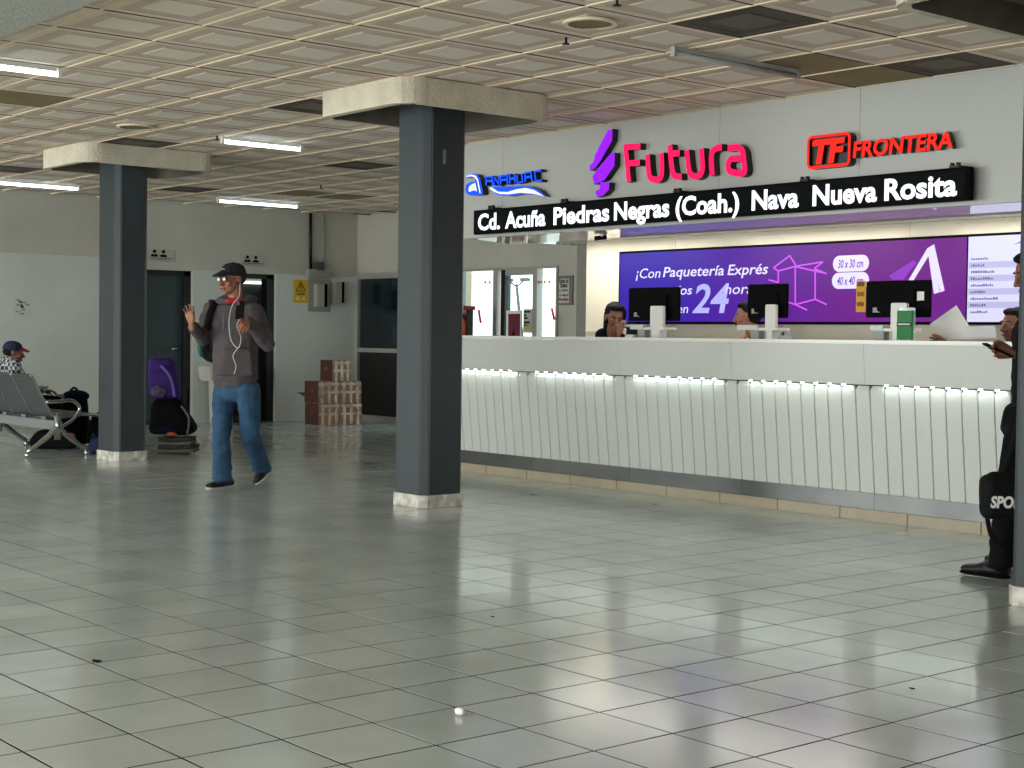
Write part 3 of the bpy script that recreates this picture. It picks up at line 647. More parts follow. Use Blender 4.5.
pq = at(920.5, 296, 1, MY); box('square_label', pq.x-.03, pq.x+.03, MY-.003, MY+.001, pq.z-.03, pq.z+.03, PAPER, m3)
pq = at(861.5, 297, 1, MY+.03); pr = at(861.5, 281, 1, MY+.03); ps = at(861.5, 312, 1, MY+.03); xx0, xx1 = at(857, 297, 1, MY+.03).x, at(866, 297, 1, MY+.03).x
sy = thing('notice', 'narrow yellow notice fixed to the left edge of the widest monitor', 'notice', (xx0, MY, ps.z)); box('sheet', xx0, xx1+.004, MY+.02, MY+.024, ps.z, pr.z, mat('yellow_notice', (206, 160, 30), .7), sy)
for k, c_ in enumerate(((150, 60, 40), (150, 90, 40), (120, 60, 50))): box('printed_block', xx0+.01, xx1-.01, MY+.018, MY+.0199, ps.z+.04+k*.07, ps.z+.07+k*.07, mat('print%d' % k, c_, .7), sy)
# green leaflet holder
g0, g1 = at(897, 320, 1, 8.56).x, at(911.5, 320, 1, 8.56).x; gz = at(905, 312, 1, 8.56).z
gh = thing('leaflet_holder', 'clear leaflet holder with green leaflets on the counter', 'leaflet holder', ((g0+g1)/2, 8.56, 1.222))
box('base', g0-.005, g1+.005, 8.53, 8.595, 1.2225, 1.228, glass('acrylic', (220, 230, 230), .3), gh); box('back_plate', g0-.005, g1+.01, 8.585, 8.589, 1.228, gz+.03, glass('acrylic2', (220, 230, 230), .35), gh)
GRN = mat('green_leaflet', (34, 120, 60), .6); box('leaflet', g0, g1, 8.56, 8.58, 1.229, gz+.01, GRN, gh); box('leaflet_band', g0, g1, 8.557, 8.559, 1.32, 1.345, mat('leaflet_dark', (14, 40, 24), .6), gh)
fit_text('lettering', 'VA GRATIS', PAPER, gh, (g0+.015, 8.5555, 1.326), X_, Z_, g1-g0-.03, .014, .02) if False else box('leaflet_stripe', g0+.01, g1-.01, 8.555, 8.5569, 1.328, 1.337, PAPER, gh)
# papers
def poly_sheet(name, P, Y, th, m, parent): return prism(name, [PX(x, y, 850, 270, 5.885, Y) for x, y in P], Y, Y+th, 'xz', m, parent)
pp = thing('paper_sheet', 'tilted white paper sheet held up above the counter by a hand', 'paper', (at(947, 325, 1, 8.95).x, 8.95, 1.24)); poly_sheet('sheet', [(470, 318), (625, 208), (712, 350), (680, 405), (560, 405)], 8.95, .003, PAPER, pp)
pf = thing('folder', 'pale grey folder standing on the counter right of the tilted paper sheet', 'folder', (at(980, 330, 1, 8.8).x, 8.8, 1.222)); poly_sheet('cover', [(680, 334), (852, 326), (860, 400), (675, 408)], 8.8, .012, mat('folder_grey', (190, 190, 194), .6), pf)
# glass-like stapler/bits left of woman
k0 = at(631, 333.5, 1, 8.6); kk = thing('card_box', 'small white card box on the counter in front of the leftmost monitor', 'box', (k0.x, 8.6, 1.222)); box('tray', k0.x-.04, k0.x+.05, 8.57, 8.63, 1.2225, 1.237, WPL, kk, .002); box('cards', k0.x-.03, k0.x+.04, 8.58, 8.62, 1.237, 1.245, PAPER, kk)
# clear bottle
c0 = at(785, 330, 1, 8.62); cb = thing('tape_dispenser', 'small clear desk dispenser right of the middle monitor stand', 'dispenser', (c0.x, 8.62, 1.222))
prism('body', [(c0.x-.05, 1.2225), (c0.x-.01, 1.285), (c0.x+.015, 1.285), (c0.x+.055, 1.2225)], 8.6, 8.64, 'xz', glass('acrylic3', (200, 205, 200), .5), cb, .003); tube('roll', [(c0.x, 8.595, 1.262), (c0.x, 8.645, 1.262)], .014, GREY, cb, 12)
# ------------------------------------------------------------------ door side props
def wallrect(pa, pb, ax, v): a, b = at(*pa, ax, v), at(*pb, ax, v); return a, b
a, b = wallrect((559.5, 276), (573.5, 305), 1, YB)
sg = thing('notice_sign', 'white ticket notice with black and red words right of the entrance doors', 'notice', ((a.x+b.x)/2, YB, b.z)); NY = YB-.02
box('board', a.x, b.x, NY, YB-.001, b.z, a.z, mat('notice_frame', (116, 112, 98), .6), sg); box('sheet', a.x+.02, b.x-.06, NY-.003, NY, b.z+.03, a.z-.03, mat('notice_sheet', (196, 196, 190), .7), sg)
W_ = b.x-a.x-.1; Hh = a.z-b.z
INKB = mat('black_ink', (12, 12, 12), .7); INKR = mat('red_ink', (140, 40, 24), .7)
for txt, q, hh, ww, m_ in (('Exija Su', .76, .055, 1, INKB), ('Boleto', .60, .06, .8, INKB), ('y su Factura', .475, .03, 1, INKB), ('se viaja al', .30, .035, 1, INKR), ('Inmediato', .15, .04, 1, INKR)):
    fit_text('lettering', txt, m_, sg, (a.x+.03+W_*(1-ww)/2, NY-.006, b.z+.0+Hh*q), X_, Z_, W_*ww, hh, .02)
# posters in front of the doors
a, b = wallrect((509, 310.5), (521, 335), 1, 11.8)
ps_ = thing('poster_stand', 'maroon poster with white border standing inside the entrance doors', 'poster', ((a.x+b.x)/2, 11.8, 0))
box('board', a.x-.05, b.x, 11.8, 11.82, .25, a.z, PAPER, ps_); box('print', a.x, b.x-.02, 11.79, 11.8, .7, a.z-.04, mat('maroon_print', (112, 20, 52), .6, col2=(90, 14, 44), scale=9), ps_)
prism('print_figure', [(a.x+.06, a.z-.32), (a.x+.12, a.z-.24), (b.x-.12, a.z-.22), (b.x-.1, a.z-.36), (a.x+.14, a.z-.44)], 11.783, 11.79, 'xz', BLACK, ps_)
for x in (a.x, b.x-.08): box('foot', x, x+.03, 11.7, 11.92, 0.001, .26, BLKM, ps_)
a, b = wallrect((524.5, 309), (533.2, 333), 1, YB)
pn = thing('notice', 'white printed notice with a yellow patch on the entrance door glass', 'notice', ((a.x+b.x)/2, YB, b.z))
box('sheet', a.x, b.x, YB-.02, YB+.028, b.z, a.z, mat('notice_grey', (186, 190, 184), .7), pn)
for q, wq in ((.06, .9), (.2, .3), (.32, .5), (.5, .8), (.62, .5)): box('printed_line', a.x+.02, a.x+.02+(b.x-a.x-.04)*wq, YB-.023, YB-.02, a.z-.03-(a.z-b.z)*q, a.z-.005-(a.z-b.z)*q, INKB, pn)
box('yellow_patch', b.x-.14, b.x-.02, YB-.023, YB-.02, b.z+.03, b.z+.12, mat('patch_yellow', (196, 176, 110), .7), pn)
a, b = wallrect((461, 310), (470.5, 340), 1, 11.6); b.x -= .1
vm = thing('snack_display', 'red framed dark display case with orange items left of the entrance doors', 'display case', (a.x-.1, 11.6, 0))
box('cabinet', a.x-.5, b.x, 11.62, 11.72, .001, a.z, mat('case_dark', (34, 14, 16), .5), vm, .005); box('top_rail', a.x-.52, b.x+.01, 11.58, 11.74, a.z, a.z+.05, mat('case_red', (150, 26, 30), .5), vm)
for k in range(5):
    x = a.x+.04-k*.13; tube('bottle', [(x, 11.60, 1.22), (x, 11.60, 1.38), (x, 11.60, 1.44)], [.045, .045, .016], mat('orange_bottle', (214, 92, 40), .4), vm, 10); box('carton', x-.04, x+.04, 11.57, 11.62, 1.5, 1.6, mat('pale_carton', (190, 190, 186), .6), vm)
box('shelf', a.x-.5, b.x, 11.54, 11.62, 1.19, 1.22, mat('case_red', (150, 26, 30), .5), vm); box('shelf', a.x-.5, b.x, 11.54, 11.62, 1.48, 1.5, mat('case_red', (150, 26, 30), .5), vm)
box('base', a.x-.5, b.x, 11.54, 11.62, .001, 1.19, mat('case_dark', (34, 14, 16), .5), vm)
# ------------------------------------------------------------------ left wall things
def wsign(pa, pb, lab):
    a, b = wallrect(pa, pb, 0, XW); t = thing('restroom_sign', lab, 'sign', (XW, (a.y+b.y)/2, b.z), 'restroom signs')
    box('board', XW+.001, XW+.02, a.y, b.y, b.z, a.z, mat('sign_board', (176, 174, 162), .6), t); h = a.z-b.z; c = (a.y+b.y)/2
    for s, wm in ((-.09, 0), (.04, 1)):
        y = c+s; tube('figure_head', [(XW+.021, y, a.z-h*.22), (XW+.027, y, a.z-h*.22)], h*.13, BLACK, t, 14)
        if wm: prism('figure_body', [(y-.045, a.z-h*.63), (y+.045, a.z-h*.63), (y+.05, a.z-h*.5), (y, a.z-h*.42), (y-.05, a.z-h*.5)], XW+.021, XW+.027, 'yz', BLACK, t)
        else: prism('figure_body', [(y-.045, a.z-h*.63), (y-.05, a.z-h*.5), (y-.015, a.z-h*.4), (y, a.z-h*.55), (y+.015, a.z-h*.4), (y+.05, a.z-h*.5), (y+.045, a.z-h*.63)], XW+.021, XW+.027, 'yz', BLACK, t)
    box('line', XW+.02, XW+.023, a.y+.03, b.y-.03, a.z-h*.74, a.z-h*.7, BLACK, t); box('line', XW+.02, XW+.023, a.y+.06, b.y-.06, a.z-h*.86, a.z-h*.83, GREY, t)
wsign((146, 248), (173.5, 262.5), 'restroom sign with two figures just right of the left column'); wsign((239.5, 254), (265, 267.5), 'restroom sign with two figures above the walking man')
a, b = wallrect((13, 297), (30, 318), 0, XW+.016); nt = thing('notice', 'small white paper notice alone on the left wall above the seated man', 'notice', (XW+.02, (a.y+b.y)/2, b.z))
box('sheet', XW+.016, XW+.02, a.y, b.y, b.z, a.z, mat('faded_paper', (200, 202, 196), .8), nt)
for q in range(14):
    yy = random.uniform(a.y+.03, b.y-.05); zz = random.uniform(b.z+.03, a.z-.04); box('print_mark', XW+.02, XW+.022, yy, yy+random.uniform(.015, .05), zz, zz+.02, INKB if q < 4 else mat('faint_ink', (130, 134, 130), .8), nt)
a, b = wallrect((293.5, 279.5), (307.5, 303), 0, XW+.016); ws = thing('warning_sign', 'yellow electrical warning sign on the wall left of the meter boxes', 'sign', (XW+.02, (a.y+b.y)/2, b.z))
box('board', XW+.016, XW+.022, a.y, b.y, b.z, a.z, mat('warning_yellow', (206, 168, 24), .5), ws); c = (a.y+b.y)/2; h = a.z-b.z
prism('triangle', [(c-.085, b.z+h*.5), (c+.085, b.z+h*.5), (c, a.z-.02)], XW+.022, XW+.025, 'yz', INKB, ws); prism('triangle_inner', [(c-.062, b.z+h*.53), (c+.062, b.z+h*.53), (c, a.z-.05)], XW+.025, XW+.028, 'yz', mat('warning_yellow', (206, 168, 24), .5), ws)
prism('bolt', [(c-.005, a.z-.07), (c+.02, a.z-.08), (c+.005, b.z+h*.68), (c+.02, b.z+h*.66), (c-.012, b.z+h*.55), (c-.002, b.z+h*.64), (c-.02, b.z+h*.66)], XW+.028, XW+.030, 'yz', INKR, ws)
for q in (.42, .36): box('line', XW+.022, XW+.025, a.y+.05, b.y-.05, b.z+h*q-.006, b.z+h*q+.004, INKB, ws)
for s in (-1, 1): prism('arrow', [(c+s*.05, b.z+.1), (c+s*.09, b.z+.04), (c+s*.02, b.z+.04)], XW+.022, XW+.025, 'yz', mat('arrow_pale', (226, 210, 130), .6), ws)
# electric meter boxes, conduit
eb = thing('meter_board', 'pale board with two open grey switch boxes on the back left wall', 'switch box', (XW+.03, 11.85, 1.6))
MB = mat('meter_grey', (150, 150, 140), .6, var=.15, scale=8); Xw = XW+.016
def wb_(n, pa, pb, dep, m, dx=0): a, b = wallrect(pa, pb, 0, XW+.04); return box(n, Xw+dx, Xw+dx+dep, a.y, b.y, b.z, a.z, m, eb, .004)
wb_('back_board', (309, 279), (331, 312), .015, MB); wb_('switch_box', (314, 284), (321, 307), .1, mat('box_beige', (160, 158, 146), .5), .015); wb_('switch_opening', (321, 284), (325.5, 307), .06, BLACK, .015)
wb_('switch_box', (332, 282), (339, 304), .1, mat('box_beige', (160, 158, 146), .5)); wb_('switch_opening', (339, 282), (343, 303), .06, BLACK)
wb_('junction_box', (307, 269), (321, 279), .08, MB, .001); wb_('junction_box', (315, 262), (322, 271), .09, mat('box_dark', (70, 74, 76), .5), .001); wb_('junction_box', (321, 271), (329, 279), .08, MB, .001)
for px, r_, m_, lb in ((310.5, .022, BLKM, 'black conduit pipe from the ceiling to the meter board'), (323.5, .014, MB, 'thin grey conduit pipe right of the black conduit')):
    p = at(px, 230, 0, XW+.03); o = tube('conduit_pipe', [(XW+.03, p.y, ZC-.01), (XW+.03, p.y, 2.6), (XW+.03, p.y+.01, 2.12)], r_, m_); tag(o, lb, 'pipe')
p = at(300, 392.5, 0, XW+.016); q = at(305, 396, 0, XW+.016)
tag(prism('wall_crack', [(p.y-.05, p.z), (p.y+.09, p.z+.003), (q.y+.05, q.z), (p.y+.06, q.z-.005), (p.y+.02, q.z+.02)], XW+.0155, XW+.018, 'yz', GREY), 'broken dark patch in the wall plaster above the cartons', 'wall damage')
# cartons
CB = mat('cardboard', (138, 100, 76), .75, var=.18, scale=9); CBD = mat('cardboard_shaded', (78, 48, 42), .75, var=.1, scale=9); TAPE = mat('packing_tape', (184, 164, 136), .15, col2=(120, 90, 68), scale=7); PR = mat('carton_print', (112, 52, 52), .7)  # carton end faces are darker: the shade on that side is put into the colour
q = at(318.5, 425.5, 2, 0); qe = at(363, 423.3, 2, 0); BX = q.x; BY = q.y; dY = .35
def carton(x1, y0, w_, d_, z0, h, lab, tapes=3):
    t = thing('cardboard_box', lab, 'box', (x1-w_/2, y0+d_/2, z0), 'cartons stacked by the back wall'); z1 = z0+h
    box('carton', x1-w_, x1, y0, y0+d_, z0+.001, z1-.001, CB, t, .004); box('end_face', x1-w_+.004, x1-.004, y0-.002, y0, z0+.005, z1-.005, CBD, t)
    tube('round_mark', [(x1-w_*.5, y0-.004, z0+h*.55), (x1-w_*.5, y0-.002, z0+h*.55)], .045, PR, t, 16)
    for k in range(tapes): yy = y0+d_*(k+.6)/(tapes+.2); box('tape_strip', x1, x1+.002, yy-.022, yy+.022, z0+.004, z1-.004, TAPE, t)
    for zz in (z0+h*.5, z1-.04): box('tape_strip', x1, x1+.003, y0+.005, y0+d_-.005, zz-.016, zz+.016, TAPE, t)
    box('top_tape', x1-w_*.55, x1-w_*.45, y0, y0+d_, z1-.001, z1+.001, TAPE, t)
bh = .295
carton(BX, BY, .34, dY-.004, 0, bh, 'taped carton, bottom row of the stack, nearer the restroom doors'); carton(BX, BY+dY, .34, dY-.004, 0, bh, 'taped carton, bottom row of the stack, nearer the office window')
carton(BX, BY-.01, .34, dY-.004, bh, bh, 'taped carton, second row of the stack, nearer the restroom doors'); carton(BX, BY+dY-.01, .34, dY-.004, bh, bh, 'taped carton, second row of the stack, nearer the office window')
carton(BX+.02, BY+.2, .3, dY-.05, 2*bh, bh-.01, 'single taped carton on top of the carton stack')
# wash basin on the wall behind the man
p = at(200, 366, 0, XW+.02); wbz = p.z; by = 10.08
wsn = thing('wash_basin', 'white wall basin on a pedestal between the two restroom doors', 'basin', (XW+.2, by, 0))
prism('bowl', [(by-.2, wbz-.2), (by+.2, wbz-.2), (by+.24, wbz), (by-.24, wbz)], XW+.016, XW+.38, 'yz', mat('porcelain', (200, 198, 188), .25), wsn, .02)
prism('pedestal', [(by-.07, .001), (by+.07, .001), (by+.09, wbz-.2), (by-.09, wbz-.2)], XW+.06, XW+.2, 'yz', mat('porcelain', (200, 198, 188), .25), wsn, .01)
tube('tap', smoothpath([(XW+.06, by, wbz), (XW+.06, by, wbz+.1), (XW+.14, by, wbz+.12), (XW+.17, by, wbz+.08)]), .012, CHROME, wsn)
# litter on the floor
p = at(460, 711, 2, .015); cr = tag(blob('crumpled_paper', [[((p.x, p.y, .014), (.022, .016, .013))], [((p.x-.012, p.y+.004, .01), (.013, .012, .009))]], PAPER, None, .003, 1, .004, .01), 'small crumpled white paper ball on the floor tiles', 'litter')
for i, (px, py, lb) in enumerate(((96, 661.5, 'dark leaf scrap on the floor at lower left'), (492.5, 617, 'small dark crumb on the floor right of the column reflection'), (912, 689, 'tiny dark crumb on the floor near the purple reflection'))):
    p = at(px, py, 2, 0); s = (.03, .012, .012)[i]
    tag(prism('floor_scrap', [(p.x-s, p.y), (p.x, p.y-s*.5), (p.x+s, p.y), (p.x+s*.3, p.y+s*.6)], .0012, .004, 'xy', BLACK), lb, 'litter')
#@@BENCH
# ------------------------------------------------------------------ waiting bench
BM = mat('bench_steel', (74, 80, 80), .55, metal=.2, var=.12, scale=30); BC = mat('bench_chrome', (186, 190, 190), .22, metal=.95)
bx = -14.13
bn = thing('waiting_bench', 'grey perforated steel waiting bench with chrome arm at the far left', 'bench', (-15, 6.1, 0))
box('beam', -16.1, bx+.02, 6.03, 6.11, .255, .345, mat('beam_grey', (140, 145, 145), .4, metal=.4), bn, .006)
def seatshell(x):
    prof = [(6.52, .375), (6.44, .40), (6.2, .385), (6.1, .375), (6.03, .40), (5.98, .47), (5.90, .62), (5.83, .76), (5.80, .79)]
    prof = [(q.x, q.y) for q in smoothpath([(a, b, 0) for a, b in prof], 4)]
    bm = bmesh.new(); n = len(prof); W = .235; rows = []
    for i, (y, z) in enumerate(prof):
        t = Vector((prof[min(i+1, n-1)][0]-prof[max(i-1, 0)][0], prof[min(i+1, n-1)][1]-prof[max(i-1, 0)][1])).normalized(); nn = Vector((t.y, -t.x))*.011
        k = 1-.12*max(0, (i-n*.8)/(n*.2))**2
        rows.append([[bm.verts.new((x+s*W*k, y+nn.x*q, z+nn.y*q+(.012 if abs(s) == 1 else 0)*0)) for s in (-1, -.6, 0, .6, 1)] for q in (-1, 1)])
    for i in range(n-1):
        for q in (0, 1):
            for c in range(4): bm.faces.new((rows[i][q][c], rows[i][q][c+1], rows[i+1][q][c+1], rows[i+1][q][c]))
        for c in (0, 4): bm.faces.new((rows[i][0][c], rows[i][1][c], rows[i+1][1][c], rows[i+1][0][c]))
    for i in (0, n-1):
        for c in range(4): bm.faces.new((rows[i][0][c], rows[i][0][c+1], rows[i][1][c+1], rows[i][1][c]))
    o = done('seat', bm, BM, bn, True)
    for s in (-1, 1):
        tube('seat_rim', [(x+s*W, a, b) for a, b in prof], .012, BC, bn, 6)
    box('seat_bracket', x-.03, x+.03, 6.04, 6.2, .30, .375, BC, bn)
for k in range(4): seatshell(bx-.25-.5*k)
def benchleg(x):
    h = Vector((x, 6.07, .27))
    for y, z in ((5.77, .03), (6.37, .03)):
        tube('leg', smoothpath([(x, 6.07, .29), (x, 6.07+(y-6.07)*.35, .19), (x, y, z+.02)], 4), [.034]*3+[.028]*3+[.022]*3, BC, bn, 8)
        tube('foot', [(x, y, .001), (x, y, .045)], .026, BC, bn, 10)
    tube('hub', [(x, 6.07, .16), (x, 6.07, .42)], .035, BC, bn, 10)
benchleg(bx); benchleg(bx-1.5)
for x in (bx, bx-1.5):
    A = [at(px, py, 0, bx) for px, py in ((46, 402), (60, 401.5), (71, 400.5), (78, 405), (79, 411), (72, 420), (62, 426), (57, 429))]
    tube('armrest', smoothpath([(x, p.y, p.z) for p in A], 5), .019, BC, bn, 8)
# ------------------------------------------------------------------ bags by the bench and column
def fl(px, py): return at(px, py, 2, 0)
def view_basis():
    rx = Vector((math.cos(YAW), -math.sin(YAW), 0)); cx = Vector((-math.sin(YAW), -math.cos(YAW), 0)); return rx, cx
RX, CX = view_basis()              # RX: image right on the floor, CX: towards the photographer
VB = Matrix((RX, CX, Z_)).transposed()
BLKF = mat('black_fabric', (12, 12, 15), .9, spec=.15, var=.3, scale=25, bump=.4, bscale=60); NAVY = mat('navy_fabric', (18, 22, 44), .9, spec=.15, var=.2, scale=20)
PURP = mat('purple_fabric', (66, 42, 120), .8, spec=.2, var=.2, scale=14); BLUF = mat('blue_fabric', (26, 36, 76), .85, var=.2, scale=18)
def bag(name, lab, cat, base, size, m, vox=.02, lean=(0, 0), group=None, zb=0, top=.75):
    t = thing(name, lab, cat, (base.x, base.y, zb), group); w_, d_, h_ = size; b = Vector((base.x, base.y, zb))
    rr = min(w_, d_)*.28
    e = [(b+RX*sx*(w_/2-rr)+CX*sy*(d_/2-rr)+Z_*(rr*.9+.004), (rr, rr, rr*.9)) for sx in (-1, 1) for sy in (-1, 1)]
    e += [(b+RX*(sx*(w_/2*top-rr)+lean[0])+CX*(sy*(d_/2*top-rr)+lean[1])+Z_*(h_-rr), (rr, rr, rr)) for sx in (-1, 1) for sy in (-1, 1)]
    bm_ = blob('body', [e], m, t, vox, 3, .02, .12)
    return t, b
p = fl(63, 447)+CX*-.4; t, b = bag('backpack', 'black backpack with a rounded top standing behind the bench armrest', 'backpack', p, (.36, .25, .56), BLKF)
blob('pocket', [[(b+CX*.12+Z_*.1, (.12, .04, .07), VB), (b+CX*.11+Z_*.22, (.11, .04, .06), VB)]], BLKF, t, .012)
tube('handle', smoothpath([b+RX*-.06+Z_*.55, b+Z_*.61, b+RX*.06+Z_*.55]), .012, BLKF, t); blob('cloth', [[(b+RX*-.12+Z_*.5+CX*.06, (.06, .05, .045), VB)]], mat('pale_cloth', (130, 134, 144), .9), t, .01)
blob('flap', [[(b+Z_*.52+RX*.02, (.15, .13, .07), VB)]], NAVY, t, .015)
p = fl(86, 449); t, b = bag('duffel_bag', 'black duffel bag on the floor between the bench and the left column', 'bag', p+CX*-.5+RX*.08, (.42, .26, .36), BLKF)
tube('handle', smoothpath([b+RX*-.12+Z_*.3, b+Z_*.4, b+RX*.12+Z_*.3]), .012, BLKF, t); tube('zip', [b+RX*-.15+Z_*.34, b+RX*.15+Z_*.34], .006, GREY, t)
p = fl(50, 447); t, b = bag('duffel_bag', 'low black bag with a reddish patch under the bench armrest', 'bag', fl(54, 449)+CX*-.0, (.5, .22, .2), BLKF)
box('tmp', 0, .01, 0, .01, 0, .01, BLKF) if False else blob('patch', [[(b+RX*.2+CX*.1+Z_*.14, (.05, .03, .04), VB)]], mat('reddish_cloth', (140, 84, 70), .8), t, .008)
tube('handle', smoothpath([b+RX*-.1+Z_*.18, b+Z_*.25, b+RX*.1+Z_*.18]), .01, BLKF, t)
p = fl(93, 455); t, b = bag('plastic_bag', 'small dark blue bag on the floor against the left column foot', 'bag', p+CX*-.18, (.2, .18, .16), BLUF)
for s in (-1, 1): tube('handle', smoothpath([b+RX*s*.03+Z_*.14, b+RX*s*.05+Z_*.2, b+RX*s*.07+Z_*.13]), .006, BLUF, t)
p = fl(97, 446)+CX*-.4; t, b = bag('backpack', 'black backpack half hidden behind the left side of the left column', 'backpack', p+CX*-.2, (.24, .22, .4), BLKF)
tube('handle', smoothpath([b+RX*-.05+Z_*.38, b+Z_*.44, b+RX*.05+Z_*.38]), .01, BLKF, t)
# pile right of the left column
p = fl(174, 455)+CX*-.16; pz = 0
bk = thing('folded_blanket', 'folded grey striped blankets at the bottom of the baggage pile by the left column', 'blanket', p)
for k in range(4):
    z0 = .012+k*.038; w_ = .19-.01*k; off = .01*math.sin(k*2)
    P = []
    path = smoothpath([p+RX*(-w_+off)+Z_*(z0+.012), p+RX*(off)+Z_*(z0+.006), p+RX*(w_+off)+Z_*(z0+.014)], 5)
    bm = bmesh.new(); N = len(path); rows = []
    for i, q in enumerate(path):
        hh = .019+random.uniform(-.002, .003)
        rows.append([bm.verts.new(q+CX*c+Z_*z) for c, z in ((-.14, 0), (-.15, hh*.5), (-.14, hh*1.8), (.13, hh*1.8), (.15, hh), (.14, 0))])
    for i in range(N-1):
        for c in range(6): bm.faces.new((rows[i][c], rows[i][(c+1) % 6], rows[i+1][(c+1) % 6], rows[i+1][c]))
    bm.faces.new(rows[0]); bm.faces.new(rows[-1][::-1])
    done('fold', bm, mat('blanket_%d' % (k % 2), ((120, 112, 98), (64, 62, 58))[k % 2], .95, var=.4, scale=40, bump=.6, bscale=90), bk, True)
blob('rolled_edge', [[(p+RX*-.17+CX*.1+Z_*.07, (.035, .05, .055), VB), (p+RX*-.17+CX*-.1+Z_*.07, (.035, .05, .055), VB)]], mat('blanket_0', (120, 112, 98), .95), bk, .012)
b2 = p+RX*-.05+CX*-.02
t, b = bag('duffel_bag', 'large black bag lying on the folded striped blankets, second in the pile', 'bag', b2, (.46, .3, .37), BLKF, zb=.185, lean=(-.06, 0), top=.7)
blob('flap', [[(b+RX*-.05+CX*.1+Z_*.06, (.17, .06, .05), VB)]], NAVY, t, .015); blob('orange_patch', [[(b+RX*.02+CX*.15+Z_*.0+Z_*.02, (.06, .02, .022), VB)]], mat('orange_cloth', (176, 76, 40), .8), t, .008)
tube('strap', smoothpath([b+RX*.1+Z_*.3+CX*.1, b+RX*.18+Z_*.18+CX*.12, b+RX*.17+Z_*.02+CX*.14]), .012, mat('grey_strap', (90, 90, 92), .8), t, 8, True, .4)
b3 = p+RX*-.13+CX*-.02
t, b = bag('backpack', 'purple backpack on top of the baggage pile beside the left column', 'backpack', b3, (.32, .22, .42), PURP, zb=.545, lean=(-.04, 0), top=.8)
tube('strap', smoothpath([b+RX*-.02+CX*.11+Z_*.34, b+RX*.08+CX*.13+Z_*.22, b+RX*.12+CX*.12+Z_*.03]), .014, mat('purple_strap', (110, 86, 170), .7), t, 8, True, .4)
blob('pocket', [[(b+RX*-.04+CX*.1+Z_*.08, (.09, .04, .07), VB)]], mat('pale_print', (96, 92, 116), .8, col2=(40, 36, 60), scale=30), t, .01)
p9 = at(184, 395, 0, XW+.3); o = tube('umbrella_handle', [fl(185, 428)+CX*-.1, fl(185, 428)+CX*-.1+Z_*.5+RX*.02], .012, BLACK)
tag(o, 'thin black stick standing behind the baggage pile', 'stick')
